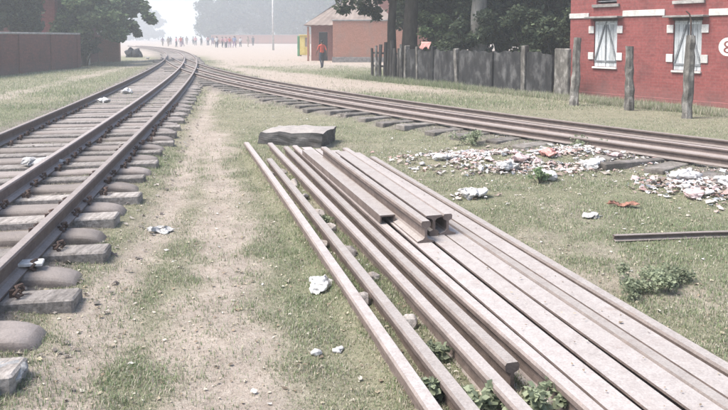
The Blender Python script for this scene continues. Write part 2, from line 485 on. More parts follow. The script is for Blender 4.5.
r1 = ramp(nt, [(.3, (.82,) * 3), (.7, (1.14,) * 3)]); nt.links.new(n1.outputs[0], r1.inputs[0]); c = mixc(nt, 1.0, c, r1.outputs[0], 'MULTIPLY')
r3 = ramp(nt, [(.3, (.7,) * 3), (.72, (1.25,) * 3)]); nt.links.new(n3.outputs[0], r3.inputs[0]); c = mixc(nt, 1.0, c, r3.outputs[0], 'MULTIPLY')
nt.links.new(c, b.inputs['Base Color']); b.inputs['Roughness'].default_value = .95; b.inputs['Specular IOR Level'].default_value = .1
ad = nn(nt, 'ShaderNodeMath', operation='ADD'); nt.links.new(n2.outputs[0], ad.inputs[0]); nt.links.new(n3.outputs[0], ad.inputs[1])
bump(nt, b, ad.outputs[0], .7, .02)
gme = np_mesh('ground', np.stack([GX, GY, GZ], -1).reshape(-1, 3), quads, mg, np.stack([mdirt, mbed, mgreen], -1).reshape(-1, 3))
gme.polygons.foreach_set('use_smooth', np.ones(len(gme.polygons), bool))
tag(link('ground', gme), kind='structure')

# ------------------------------------------------------------------ grass
def blades(n, xr, yr, hmin, hmax, wid, seed, seg2, bias=None, dens=None):
    r = np.random.default_rng(seed)
    yl = np.log(np.array(yr)); 
    y = np.exp(r.uniform(yl[0], yl[1], n)) if yr[0] > 0 else r.uniform(*yr, n)
    x = r.uniform(0, 1, n)
    x = xr[0](y) * (1 - x) + xr[1](y) * x
    d, bd, g = masks(x, y)
    cl = fbm(x * 5, y * 5, seed + 5, 3)
    keep = (1 - d * .91) * (1 - bd * .8) * (.5 + 1.0 * sstep(.36, .62, cl)) * (.7 + .5 * g)
    if dens is not None: keep = keep * dens(x, y)
    k = r.uniform(0, 1, n) < keep
    x, y, g, cl = x[k], y[k], g[k], cl[k]; n = len(x)
    z = gz(x, y) - .004
    h = r.uniform(hmin, hmax, n) * (.55 + .9 * cl) * (.7 + .5 * g)
    th = r.uniform(0, 2 * np.pi, n); lean = r.uniform(.1, .95, n)
    w = wid * r.uniform(.6, 1.4, n)
    tx, ty = np.cos(th), np.sin(th); sxv, syv = -ty, tx
    p0 = np.stack([x - sxv * w, y - syv * w, z], -1); p1 = np.stack([x + sxv * w, y + syv * w, z], -1)
    mid = np.stack([x + tx * h * lean * .3, y + ty * h * lean * .3, z + h * .6], -1)
    top = np.stack([x + tx * h * lean, y + ty * h * lean, z + h * (1.05 - .45 * lean)], -1)
    straw = r.uniform(0, 1, n) < (.55 - .36 * g)
    base = np.where(straw[:, None], np.array([.48, .44, .355]), np.array([.225, .27, .155]))
    base = base * r.uniform(.65, 1.3, (n, 1)) * np.array([1, 1, 1]) + r.uniform(-.015, .015, (n, 3))
    base = np.clip(base, .02, .8)
    if seg2:
        sw = np.stack([sxv * w * .7, syv * w * .7, np.zeros(n)], -1)
        v = np.stack([p0, p1, mid + sw, mid - sw, top], 1).reshape(-1, 3)
        i = np.arange(n)[:, None] * 5
        f = np.concatenate([i + np.array([[0, 1, 2]]), i + np.array([[0, 2, 3]]), i + np.array([[3, 2, 4]])], 0)
        col = np.repeat(base, 5, 0)
    else:
        v = np.stack([p0, p1, top], 1).reshape(-1, 3)
        f = np.arange(n)[:, None] * 3 + np.array([[0, 1, 2]])
        col = np.repeat(base, 3, 0)
    return v, f, col

parts = []
wide = (lambda y: -.62 * y - .6, lambda y: .62 * y + .6)
parts.append(blades(480000, wide, (2.3, 7.5), .01, .033, .0018, 1, True))
parts.append(blades(330000, (lambda y: -.6 * y, lambda y: .6 * y), (7.0, 17), .016, .05, .003, 2, False))
parts.append(blades(160000, (lambda y: -.57 * y, lambda y: np.minimum(.57 * y, 7.5 - .2 * (y - 14))), (15, 48), .03, .1, .006, 3, False))
def fence_strip(x, y):
    fx = .31 + (26.55 - y) * .609
    return (np.abs(x - fx + .35) < .6) * 1.0
parts.append(blades(90000, (lambda y: .31 + (26.55 - y) * .609 - 1.2, lambda y: .31 + (26.55 - y) * .609 + .4), (12.5, 27), .06, .22, .005, 4, False, dens=fence_strip))
V = []; F = []; K = []; o = 0
for v, f, k in parts:
    V.append(v); F.append(f + o); K.append(k); o += len(v)
tag(link('grass', np_mesh('grass', np.concatenate(V), np.concatenate(F), MAT['grass'], np.concatenate(K))),
    'short patchy dry and green grass over the field', 'grass', kind='stuff')

# ------------------------------------------------------------------ railway tracks
def poly_pts(P, y0, y1, off, n, z):
    return [(*curve_pt(P, y, off), z) for y in np.linspace(y0, y1, n)]

track = tag(empty('railway_track', (left_x(6) - .9, 6, 0)), 'three-rail railway track with humped steel sleepers curving away on the left', 'railway track')
def child(o, root):
    """keep world placement under an unrotated root"""
    o.parent = root
    o.location = Vector(o.location) - Vector(root.location)
    return o
for off in (0, .70, 1.88):
    mb = MB().sweep(poly_pts(LP, -1.5, 108, off, 130, SLEEPER_TOP), PROF)
    child(mb.build('rail', MAT['rail_track']), track)

def trough_mesh(L):
    """inverted steel trough with domed, tapering ends"""
    nL, nP = 26, 11
    vs = []; fs = []
    for i in range(nL):
        t = -1 + 2 * i / (nL - 1); t = math.copysign(abs(t) ** .55, t)
        x = t * L / 2
        e = max(0, (abs(x) - (L / 2 - .34)) / .34)
        hh = .108 * math.sqrt(max(0.0, 1 - e ** 2.6)) + .008
        ww = .14 * (1 - .28 * e ** 3)
        for k in range(nP):
            a = math.pi * k / (nP - 1)
            ca, sa = math.cos(a), math.sin(a)
            vs.append((x, -math.copysign(abs(ca) ** .5, ca) * ww, abs(sa) ** .5 * hh))
        # flared lip
    for i in range(nL - 1):
        for k in range(nP - 1):
            fs.append((i * nP + k, i * nP + k + 1, (i + 1) * nP + k + 1, (i + 1) * nP + k))
    fs.append(tuple(range(nP))); fs.append(tuple(reversed(range((nL - 1) * nP, nL * nP))))
    mb = MB().add(vs, fs)
    return mb.mesh('trough_sleeper', MAT['trough'], True)
SL = 2.72
trough_me = [trough_mesh(SL) for _ in range(3)]
for k, me in enumerate(trough_me): jitter(me, .012, 3, k)
def plank_mesh(L, w, h, mat, seed, n=8):
    mb = MB().box(-L / 2, L / 2, -w / 2, w / 2, 0, h, 0, .012)
    me = mb.mesh('sleeper', mat); jitter(me, .014, 4, seed); return me
flat_me = [plank_mesh(SL, .21, .112, MAT['timber'], k) for k in range(5)]
clip_mb = MB()
ring = [(math.cos(a) * .05, .0, .05 + math.sin(a) * .034) for a in np.linspace(0, 2 * math.pi, 11)]
ring = [(x, -.01 + .02 * (k % 2), z) for k, (x, y, z) in enumerate(ring)]
clip_mb.tube(ring, .012, 6)
clip_mb.box(-.05, .05, -.055, .055, 0, .016)
clip_mb.tube([(.0, .04, .01), (.0, .04, .06)], .016, 6)
clip_me = clip_mb.mesh('rail_clip', MAT['clip'])

y = 1.7; k = 0
while y < 62:
    s = np.polyval(np.polyder(LP), y)
    cx_, cy_ = curve_pt(LP, y, .94)
    rz = math.atan2(-s, 1) + random.uniform(-.02, .02)
    if k % 2 == 0:
        o = link('sleeper', trough_me[k // 2 % 3], None, track, rot=(0, 0, rz))
        zb = -.016 + random.uniform(-.006, .004)
    else:
        o = link('sleeper', random.choice(flat_me), None, track, rot=(random.uniform(-.015, .015), random.uniform(-.006, .006), rz))
        zb = -.018 + random.uniform(-.012, .004)
    sh = random.uniform(-.05, .05)
    o.location = Vector((cx_ + sh * math.cos(rz), cy_ + sh * math.sin(rz), zb)) - track.location
    if y < 15:
        for off in (0, .70, 1.88):
            for side in (-1, 1):
                if side < 0 and y > 9: continue
                q = link('rail_clip', clip_me, None, o)
                lx = .94 - off + side * .1
                q.location = (lx, random.uniform(-.02, .02), .094 if k % 2 == 0 else .092)
                q.rotation_euler = (0, 0, R(90) + random.uniform(-.2, .2))
    y += .43 * (1 + random.uniform(-.06, .06)) * (1 if y < 25 else 1.15)
    k += 1

branch = tag(empty('railway_track', (2.5, 11, 0)), 'low railway track on dark sleepers crossing behind the rubbish to the right', 'railway track')
for off in (0, .74, 1.38):
    mb = MB().sweep(poly_pts(AP, 1.5, 46.5 + off * 1.2, off, 70, .108), [(a * .9, h * .68) for a, h in PROF])
    child(mb.build('rail', MAT['rail_track']), branch)
dark_me = [plank_mesh(2.6, .24, .1, MAT['timber_dark'], 10 + k) for k in range(5)]
y = 3.0
while y < 45:
    s = np.polyval(np.polyder(AP), y); h = math.hypot(1, s)
    cx_, cy_ = curve_pt(AP, y, .75 + random.uniform(-.09, .09))
    o = link('sleeper', random.choice(dark_me), None, branch, rot=(random.uniform(-.02, .02), random.uniform(-.012, .012), math.atan2(-s, 1) + random.uniform(-.05, .05)))
    o.location = Vector((cx_, cy_, random.uniform(-.012, .008))) - branch.location
    y += .66 / h * random.uniform(.9, 1.1)

# ------------------------------------------------------------------ stack of loose rails
DX, DY = -.2721, .9623
def rail_line(lat, y0, y1, z, seed):
    r = random.Random(seed); n = 14; pts = []
    a, p = r.uniform(.0, .012), r.uniform(0, 6)
    for i in range(n):
        yy = y0 + (y1 - y0) * i / (n - 1)
        pts.append((lat + (yy - 2.54) * DX / DY + a * math.sin(p + yy * .5), yy, z + .004 * math.sin(p * 2 + yy * .7)))
    return pts
GRP = 'loose rails lying in the stack'
STACK = [  # lateral at y=2.54, near y, far y, base z, inverted, label
    (.305, .6, 9.45, -.024, 0, 'leftmost pale rusty rail of the stack lying along the dirt'),
    (.445, .6, 8.17, -.022, 0, 'second rail from the left, starting short of the concrete block'),
    (.635, .6, 9.36, -.014, 0, 'third rail from the left, its far end nearly touching the concrete block'),
    (.772, 2.93, 8.95, 0, 0, 'fourth rail from the left, cut short with its near end above weeds'),
    (.905, .7, 9.0, 0, 0, 'narrow-topped rail fifth from the left, left of the broad plates'),
    (1.022, .7, 8.85, 0.002, 1, 'upturned rail showing its broad flat foot, left of three such'),
    (1.178, .6, 8.75, -.001, 1, 'upturned broad rail in the middle of the flat-topped three'),
    (1.334, .8, 8.6, .001, 1, 'upturned broad rail at the right of the flat-topped three'),
    (1.447, .7, 8.5, -.002, 0, 'narrow-topped rail wedged between broad upturned rails on the right'),
    (1.556, .9, 8.45, .002, 1, 'upturned broad rail next to the dark gap at the right'),
    (1.712, .8, 8.24, -.006, 0, 'rightmost rail of the stack, apart beside the grass'),
    (1.05, 4.7, 7.95, .157, 0, 'short rail lying on top of the stack, left of the raised three'),
    (1.165, 4.86, 7.6, .158, 1, 'short upturned rail on top of the stack, middle of the raised three'),
    (1.28, 4.9, 7.85, .157, 0, 'short rail on top of the stack, right of the raised three'),
]
for i, (lat, y0, y1, z, inv, lab) in enumerate(STACK):
    pts = rail_line(lat, y0, y1, z, i)
    root = Vector((pts[0][0], pts[0][1], 0))
    mb = MB().sweep([Vector(q) - root for q in pts], PROF_INV if inv else PROF)
    tag(mb.build('loose_rail', MAT['rail_stack'], loc=root), lab, 'rail', GRP)
# flat steel channel lying beside the raised rails
pts = rail_line(.93, 5.2, 8.3, .157, 40)
ch = [(-.062, 0), (-.05, 0), (-.05, .048), (.05, .048), (.05, 0), (.062, 0), (.062, .06), (-.062, .06)]
root = Vector((pts[0][0], pts[0][1], 0))
tag(MB().sweep([Vector(q) - root for q in pts], ch).build('steel_channel', MAT['rail_stack'], loc=root),
    'flat rusty steel channel on the stack, left of the raised rails', 'steel channel')

# concrete block behind the stack
mb = MB()
ring0 = [(-.6, -.42), (.56, -.5), (.62, .35), (-.5, .42)]
bm = bmesh.new()
bmesh.ops.create_cube(bm, size=1)
bmesh.ops.subdivide_edges(bm, edges=bm.edges, cuts=9, use_grid_fill=True)
for v in bm.verts:
    x, yy, z = v.co
    cr = (abs(x) * 2) ** 6 + (abs(yy) * 2) ** 6
    v.co = Vector((x * 1.0 + .04 * z, yy * .78 + x * -.1, (z + .5) * .25 * (1 + .12 * x) - (.03 if z > .4 else 0) * min(1, cr)))
me = bpy.data.meshes.new('concrete_block'); bm.to_mesh(me); bm.free(); me.materials.append(MAT['concrete_old']); jitter(me, .03, 4, 3); jitter(me, .022, 13, 5)
tag(link('concrete_block', me, loc=(-1.0, 10.35, -.03), rot=(0, 0, -.22)), 'dark weathered concrete block at the far end of the rail stack', 'concrete block')

# ------------------------------------------------------------------ red brick house
hx = empty('brick_house', (5.77, 19.07, -.02), math.atan2(-.839, .544))
tag(hx, 'red brick house with two shuttered windows and white trim', 'house')
HL, HH, HD = 7.5, 4.2, 5.0
WINS = [(.81, 1.535, .83, 2.05), (3.125, 3.835, .82, 2.02)]
VENT = [(.86, 1.5, 2.5, 2.95), (3.2, 3.8, 2.5, 2.95)]
xs = sorted({0, HL, *[q for w in WINS for q in w[:2]], *[q for w in VENT for q in w[:2]]})
zs = sorted({0, HH, *[q for w in WINS for q in w[2:]], *[q for w in VENT for q in w[2:]]})
mb = MB(); T = .25
def hole(x, z):
    return any(a < x < b_ and c_ < z < d_ for a, b_, c_, d_ in WINS + VENT)
for i in range(len(xs) - 1):
    for j in range(len(zs) - 1):
        if hole((xs[i] + xs[i + 1]) / 2, (zs[j] + zs[j + 1]) / 2): continue
        mb.add([(xs[i], 0, zs[j]), (xs[i + 1], 0, zs[j]), (xs[i + 1], 0, zs[j + 1]), (xs[i], 0, zs[j + 1])], [(0, 1, 2, 3)])
for a, b_, c_, d_ in WINS + VENT:      # reveals
    mb.add([(a, 0, c_), (b_, 0, c_), (b_, T, c_), (a, T, c_)], [(0, 1, 2, 3)])
    mb.add([(a, 0, d_), (a, T, d_), (b_, T, d_), (b_, 0, d_)], [(0, 1, 2, 3)])
    mb.add([(a, 0, c_), (a, T, c_), (a, T, d_), (a, 0, d_)], [(0, 1, 2, 3)])
    mb.add([(b_, 0, c_), (b_, 0, d_), (b_, T, d_), (b_, T, c_)], [(0, 1, 2, 3)])
mb.add([(0, 0, 0), (0, HD, 0), (0, HD, HH), (0, 0, HH)], [(0, 1, 2, 3)])
mb.add([(HL, 0, 0), (HL, HD, 0), (HL, HD, HH), (HL, 0, HH)], [(0, 1, 2, 3)])
mb.add([(0, HD, 0), (HL, HD, 0), (HL, HD, HH), (0, HD, HH)], [(0, 1, 2, 3)])
me = bpy.data.meshes.new('wall'); me.from_pydata(mb.v, [], mb.f); me.materials.append(MAT['brick_house'])
link('wall', me, None, hx)
MB().box(-.3, HL + .3, -.3, HD + .3, HH, HH + .18).build('roof', MAT['sill'], hx)
MB().box(-.03, HL + .03, -.045, -.003, 0, .13, 0, .01).build('plinth', MAT['brick_house'], hx)
# white string course, broken over the windows
for a, b_, z0, z1 in ((-.02, .64, 2.13, 2.27), (1.7, 2.89, 2.145, 2.3), (4.0, 7.5, 2.11, 2.265)):
    MB().box(a, b_, -.035, -.002, z0, z1, 0, .008).build('trim_band', MAT['whitewash'], hx)
for (a, b_, c_, d_), ve in zip(WINS, VENT):
    w = empty('window'); w.parent = hx
    MB().box(a - .15, b_ + .17, -.26, -.003, d_ + .065, d_ + .115, 0, .008).build('sunshade', MAT['sill'], w)
    MB().box(a - .02, b_ + .02, -.03, -.004, d_, d_ + .06, 0, .005).build('lintel', MAT['post_dark'], w)
    for sx_ in (a - .17, b_):
        for zz in (1.72, 1.015):
            MB().box(sx_, sx_ + .17, -.03, -.002, zz, zz + .195, 0, .006).build('quoin', MAT['whitewash'], w)
    MB().box(a - .02, b_ + .02, -.05, .1, c_ - .05, c_ - .002, 0, .006).build('sill', MAT['whitewash'], w)
    mid = (a + b_) / 2
    for lo, hi, dr in ((a + .006, mid - .006, 1), (mid + .006, b_ - .006, -1)):
        n = 3; pw = (hi - lo) / n
        for q in range(n):
            MB().box(lo + q * pw + .003, lo + (q + 1) * pw - .003, .03, .052, c_ + .005, d_ - .005, 0, .003).build('plank', MAT['shutter'], w)
        for zz in (c_ + .12, d_ - .1):
            MB().box(lo + .01, hi - .01, .012, .03, zz, zz + .05, 0, .003).build('batten', MAT['shutter_brace'] if zz < 1.2 else MAT['shutter'], w)
        x0, x1 = (lo + .02, hi - .03) if dr > 0 else (hi - .02, lo + .03)
        z0, z1 = c_ + .17, d_ - .1
        bw = .022
        MB().add([(x0 - bw, .008, z0), (x0 + bw, .008, z0), (x1 + bw, .008, z1), (x1 - bw, .008, z1),
                  (x0 - bw, .029, z0), (x0 + bw, .029, z0), (x1 + bw, .029, z1), (x1 - bw, .029, z1)],
                 [(0, 1, 2, 3), (7, 6, 5, 4), (0, 4, 5, 1), (1, 5, 6, 2), (2, 6, 7, 3), (3, 7, 4, 0)]).build('brace', MAT['shutter_brace'], w)
    MB().box(mid - .016, mid + .016, .004, .03, c_ + .1, d_ - .03).build('meeting_rail', MAT['shutter_brace'], w)
    MB().box(a, b_, .2, .24, c_, d_).build('dark_backing', MAT['dark_gap'], w)  # added sheet, its colour paints the dark room behind the shutters
    v = empty('ventilator'); v.parent = hx
    MB().box(ve[0] - .1, ve[1] + .1, -.07, -.003, ve[2] - .09, ve[2] - .01, 0, .006).build('sill', MAT['sill'], v)
    for q in range(4):
        zz = ve[2] + .06 + q * .1
        MB().box(ve[0] + .002, ve[1] - .002, .06, .16, zz, zz + .02).build('slat', MAT['shutter_brace'], v)
    MB().box(ve[0] + .002, ve[1] - .002, .2, .24, ve[2] + .002, ve[3] - .002).build('dark_backing', MAT['dark_gap'], v)  # added sheet, colour gives the darkness behind the slats
# oval painted emblem
em = empty('emblem'); em.parent = hx
def oval(cx_, cz_, rx, rz_, y_, m=None, hole_=None, n=40):
    mbx = MB(); vs = []
    for t in range(n):
        a = 2 * math.pi * t / n
        vs.append((cx_ + rx * math.cos(a), y_, cz_ + rz_ * math.sin(a)))
    if hole_:
        for t in range(n):
            a = 2 * math.pi * t / n
            vs.append((cx_ + hole_[0] * math.cos(a), y_, cz_ + hole_[1] * math.sin(a)))
        fs = [(t, (t + 1) % n, n + (t + 1) % n, n + t) for t in range(n)]
    else: fs = [tuple(range(n))]
    return mbx.add(vs, fs)
oval(4.46, 1.4, .215, .21, -.005).build('disc', MAT['whitewash'], em)
oval(4.46, 1.46, .09, .075, -.008, hole_=(.05, .04)).build('ring_mark', MAT['brick_house'], em)
oval(4.46, 1.325, .1, .07, -.008, hole_=(.055, .035)).build('ring_mark', MAT['brick_house'], em)

# ------------------------------------------------------------------ old fence posts in front of the house
def gnarly_post(name, x, y, h, r, label, mat, lean=(0, 0), square=True, seed=0, rod=0):
    root = empty(name, (x, y, -.05)); tag(root, label, 'post', 'weathered posts before the house')
    mb = MB(); rr = random.Random(seed); pts = []; rad = []
    n = 12
    for i in range(n + 1):
        t = i / n
        pts.append((lean[0] * t + rr.uniform(-.008, .008), lean[1] * t + rr.uniform(-.008, .008), h * t))
        rad.append(r * (1.12 - .25 * t) * rr.uniform(.9, 1.08))
    mb.tube(pts, rad, 7)
    me = mb.mesh('shaft', mat); jitter(me, .02, 9, seed)
    link('shaft', me, None, root)
    if rod:
        MB().tube([(lean[0], lean[1], h - .1), (lean[0] - .005, lean[1], h + .3), (lean[0] - .04, lean[1], h + rod - .06), (lean[0] - .1, lean[1] + .02, h + rod)], .014, 6).build('iron_rod', MAT['clip'], root)
    return root
gnarly_post('old_post', 4.95, 15.96, 1.63, .105, 'pale weathered post leaning by the red house corner', MAT['post_pale'], (.05, 0), seed=1)
gnarly_post('old_post', 5.83, 14.86, 1.45, .1, 'lichen-stained post standing between the two shuttered windows', MAT['post_pale'], (-.04, 0), seed=2)
gnarly_post('old_post', 6.39, 13.39, 1.68, .1, 'weathered post with a bent iron rod before the right window', MAT['post_pale'], (.03, 0), seed=3, rod=.48)

# ------------------------------------------------------------------ boundary wall of posts and panels
FD = Vector((.5201, -.8541, 0)); FO = Vector((.31, 26.55, 0)); frz = math.atan2(FD.y, FD.x)
bw = tag(empty('boundary_wall', FO, frz), 'blackened mossy concrete panel wall under the trees', 'wall')
edges_s = [2.35, 3.95, 5.28, 6.93, 8.28, 9.4]
r_ = random.Random(5)
for a, b_ in zip(edges_s[:-1], edges_s[1:]):
    top = [r_.uniform(1.1, 1.2) for _ in range(9)]
    n = 8; mb = MB()
    for i in range(n):
        x0 = a + .06 + (b_ - a - .12) * i / n; x1 = a + .06 + (b_ - a - .12) * (i + 1) / n
        z0, z1 = top[i], top[i + 1]
        mb.add([(x0, -.04, -.1), (x1, -.04, -.1), (x1, -.04, z1), (x0, -.04, z0), (x0, .04, -.1), (x1, .04, -.1), (x1, .04, z1), (x0, .04, z0)],
               [(0, 1, 2, 3), (5, 4, 7, 6), (3, 2, 6, 7)] + ([(0, 3, 7, 4)] if i == 0 else []) + ([(1, 5, 6, 2)] if i == n - 1 else []))
    me = mb.mesh('panel', MAT['wall_mossy']); jitter(me, .03, 3, int(a * 9)); link('panel', me, None, bw)
for s_, h_, w_, ln in ((2.35, 1.3, .13, .03), (3.1, 1.26, .1, -.03), (3.95, 1.28, .12, .02), (5.28, 1.22, .13, -.08), (6.93, 1.15, .11, .03), (8.28, 1.36, .17, .0)):
    mb = MB().box(-w_ / 2, w_ / 2, -.1, .09, -.1, h_, 0, .015)
    for i, v in enumerate(mb.v): mb.v[i] = (v[0] + ln * v[2], v[1], v[2])
    me = mb.mesh('post', MAT['post_pale'] if s_ not in (6.93, 3.95) else MAT['wall_mossy']); jitter(me, .025, 6, int(s_ * 3))
    link('post', me, None, bw, loc=(s_, 0, 0))
# pale plastered end of the wall beside the house
mb = MB().box(0, .5, -.06, .06, -.1, 1.3, 0, .02); me = mb.mesh('end_pier', MAT['post_pale']); jitter(me, .03, 4, 8); link('end_pier', me, None, bw, loc=(9.42, .0, 0))
# open picket part of the fence
pf = tag(empty('picket_fence', FO, frz), 'gappy fence of dark upright wooden posts beside the road', 'fence')
s_ = 0.0; k = 0
while s_ < 2.25:
    hgt = r_.uniform(1.15, 1.5); rad = r_.uniform(.05, .09)
    mb = MB().tube([(0, 0, -.1), (r_.uniform(-.03, .03), 0, .5), (r_.uniform(-.04, .04), 0, hgt)], [rad, rad * .95, rad * .8], 7)
    me = mb.mesh('post', MAT['post_dark'] if k not in (1, 8) else MAT['post_pale']); jitter(me, .02, 8, k)
    link('post', me, None, pf, loc=(s_, r_.uniform(-.05, .05), 0))
    s_ += (.33 if k < 3 else r_.uniform(.17, .23)); k += 1
for z_ in (.45, .95):
    MB().box(.0, 2.25, .06, .1, z_, z_ + .07).build('rail', MAT['post_dark'], pf)
# red cloth hung over the fence
n = 9; mb = MB(); vs = []
for i in range(n):
    for j in range(6):
        x = i / (n - 1) * .55; z = 1.44 - j * .045 - .05 * math.sin(i * .9) * (j / 5); vs.append((x, -.09 + .03 * math.sin(i * 1.7 + j) - .01 * j, z))
fs = [(i * 6 + j, i * 6 + j + 1, (i + 1) * 6 + j + 1, (i + 1) * 6 + j) for i in range(n - 1) for j in range(5)]
o = mb.add(vs, fs).build('red_cloth', MAT['bag_red'], None, True)
o.location = FO + FD * 3.35; o.rotation_euler = (0, 0, frz)
md = o.modifiers.new('thick', 'SOLIDIFY'); md.thickness = .012
tag(o, 'red cloth draped over the dark fence posts', 'cloth')

# ------------------------------------------------------------------ trees
def leaf_mesh(name, centers, spread, n, size, cols, seed, flat=.6, droop=None):
    r = np.random.default_rng(seed)
    centers = np.asarray(centers, float); spread = np.asarray(spread, float)
    ci = r.integers(0, len(centers), n)
    rad = r.normal(0, 1, (n, 3)); rad /= np.linalg.norm(rad, axis=1)[:, None] + 1e-9
    rad *= (r.uniform(0, 1, n) ** .5)[:, None]
    p = centers[ci] + rad * spread[ci][:, None] * np.array([1, 1, .72])
    a = r.normal(0, 1, (n, 3)); a[:, 2] *= flat; a[:, 2] -= .35
    a /= np.linalg.norm(a, axis=1)[:, None]
    up = r.normal(0, .6, (n, 3)) + np.array([0, 0, 1.])
    s = np.cross(a, up); s /= np.linalg.norm(s, axis=1)[:, None] + 1e-9
    L = size * r.uniform(.6, 1.35, n); W = L * r.uniform(.3, .48, n)
    q0 = p; q1 = p + a * (L * .5)[:, None] + s * W[:, None]; q2 = p + a * L[:, None]; q3 = p + a * (L * .5)[:, None] - s * W[:, None]
    v = np.stack([q0, q1, q2, q3], 1).reshape(-1, 3); f = np.arange(n)[:, None] * 4 + np.array([[0, 1, 2, 3]])
    clump = r.uniform(.7, 1.3, len(centers))[ci]
    t = r.uniform(0, 1, n)[:, None]
    col = np.array(cols[0]) * (1 - t) + np.array(cols[1]) * t
    col = np.clip(col * clump[:, None] * r.uniform(.75, 1.25, (n, 1)), .004, .6)
    return np_mesh(name, v, f, MAT['leaf'], np.repeat(col, 4, 0))

DARKG = ((.03, .048, .03), (.105, .13, .075))
MIDG = ((.06, .1, .045), (.16, .215, .1))
FARG = ((.03, .05, .03), (.06, .085, .045))
def tree(name, label, loc, height, tr, crown_c, crown_r, nleaf, leaf, cols, bark, seed, nclump=26, extra=(), lean=(0, 0), group=None, cat='tree', low_r=None):
    root = tag(empty(name, loc), label, cat, group)
    r = random.Random(seed); mb = MB()
    top = Vector((lean[0], lean[1], height * .72))
    n = 9
    pts = [Vector((top.x * (i / n) ** 1.3 + r.uniform(-.04, .04) * (i > 0), top.y * (i / n) + r.uniform(-.04, .04) * (i > 0), top.z * i / n - .08)) for i in range(n + 1)]
    mb.tube(pts, [tr * (1.25 if i == 0 else 1.05 - .72 * i / n) for i in range(n + 1)], 10)
    cs = []; sp = []
    for k in range(nclump):
        while True:
            d = Vector((r.uniform(-1, 1), r.uniform(-1, 1), r.uniform(-1, 1)))
            if .25 < d.length < 1: break
        c = Vector((crown_c[0] + d.x * crown_r[0], crown_c[1] + d.y * crown_r[1], crown_c[2] + d.z * crown_r[2]))
        cs.append(c); sp.append(r.uniform(.22, .42) * min(crown_r) * 1.15)
        if k < 14:
            j = r.randint(4, n); s0 = pts[j]; m = s0.lerp(c, .5) + Vector((0, 0, .12 * (c - s0).length))
            rr = tr * (1.05 - .72 * j / n) * .45
            mb.tube([s0, m, c], [rr, rr * .6, rr * .2], 6)
    for (e, drp, wid) in extra:            # long drooping limbs carrying leaves
        e = Vector(e); s0 = pts[6]; P = []
        for i in range(7):
            t = i / 6; P.append(s0.lerp(e, t) + Vector((0, 0, drp * math.sin(math.pi * t))))
        mb.tube(P, [tr * .3 * (1 - .85 * i / 6) for i in range(7)], 6)
        for i in range(2, 7):
            cs.append(P[i] + Vector((0, 0, -.1))); sp.append(wid * (1.15 - .1 * i)); cs.append((P[i - 1] + P[i]) / 2 + Vector((r.uniform(-.2, .2), 0, -.2))); sp.append(wid)
    mb.build('trunk', bark, root, True)
    link('crown', leaf_mesh('crown', cs, sp, nleaf, leaf, cols, seed), None, root)
    return root

GT = 'trees behind the fence and house'
tree('roadside_tree', 'dark slender trunk, left of the twin trunks rising through the picket fence', (1.02, 25.6, 0), 9, .2, (-.3, 0, 5.6), (2.6, 2.2, 2.0), 7000, .17, DARKG, MAT['bark_dark'], 11,
     extra=(((-1.75, -.5, 2.75), 1.1, .5), ((-1.0, .2, 2.75), .9, .45), ((-.55, .4, 2.5), .8, .35)), lean=(.15, 0), group=GT)
tree('roadside_tree', 'thick dark trunk, right of the twin trunks behind the picket fence', (1.72, 25.4, 0), 9, .34, (.8, .6, 5.2), (2.4, 2.2, 2.4), 8000, .17, DARKG, MAT['bark_dark'], 12, lean=(.1, 0), group=GT,
     extra=(((.9, .5, 2.2), .8, .5),))
tree('pale_tree', 'tall tree with a pale straight trunk behind the mossy wall', (3.98, 23.6, 0), 10, .33, (.3, .4, 6.0), (2.6, 2.2, 2.2), 7000, .17, DARKG, MAT['bark_pale'], 13, group=GT)
for i, (x, y, h, lab, trk, bk) in enumerate([
        (4.2, 29, 9, 'dark leafy tree filling the gap left of the pale trunk', .2, 'bark_dark'),
        (6.0, 25.6, 9, 'dense dark tree right of the pale trunk behind the wall', .16, 'bark_pale'),
        (7.6, 27.0, 10, 'dark evergreen tree beside the corner of the red house', .2, 'bark_dark'),
        (9.5, 31, 11, 'tall dark tree rising behind the red house corner', .25, 'bark_dark'),
        (3.1, 31, 10, 'dark tree set back behind the twin trunks', .22, 'bark_dark'),
        (5.2, 33, 9, 'low-crowned dark tree in the shade between pale trunk and house', .2, 'bark_dark'),
        (8.3, 34, 9, 'low-crowned dark tree glimpsed left of the house corner', .2, 'bark_dark'),
        (5.9, 29.6, 9, 'dark low-branching tree over the middle of the mossy wall', .16, 'bark_dark')]):
    tree('shade_tree', lab, (x, y, 0), h, trk, (0, 0, 3.6), (2.3, 2.0, 2.5), 11000, .2, DARKG, MAT[bk], 20 + i, nclump=34, group=GT)
GS = 'shrubs behind the mossy wall'
def shrub(x, y, w, h, n, cols, seed, label, leaf=.12, group=GS):
    root = tag(empty('shrub', (x, y, 0)), label, 'shrub', group)
    r = random.Random(seed); cs = []; sp = []; mb = MB()
    for k in range(16):
        c = Vector((r.uniform(-w, w), r.uniform(-.4, .4) * w, h * r.uniform(.3, 1)))
        cs.append(c); sp.append(r.uniform(.22, .4) * w)
        if k < 7: mb.tube([(c.x * .2, c.y * .2, -.05), (c.x * .6, c.y * .6, c.z * .6), c], [.035, .025, .01], 5)
    mb.build('stem', MAT['bark_dark'], root, True)
    link('foliage', leaf_mesh('foliage', cs, sp, n, leaf, cols, seed), None, root)
for i, (x, y, lab) in enumerate([(2.9, 25.2, 'leafy shrub just right of the thick dark trunk'), (3.35, 23.6, 'dark shrub between red cloth and pale trunk'),
                                 (4.75, 22.6, 'dark shrub right behind the pale trunk base'), (5.4, 21.4, 'dark bushy shrub over the middle of the mossy wall'),
                                 (6.1, 20.6, 'dark shrub above the broad pale wall post'), (6.6, 21.3, 'dark shrub against the red house corner')]):
    shrub(x, y, .95, 2.4, 4500, DARKG if i != 0 else MIDG, 60 + i, lab)

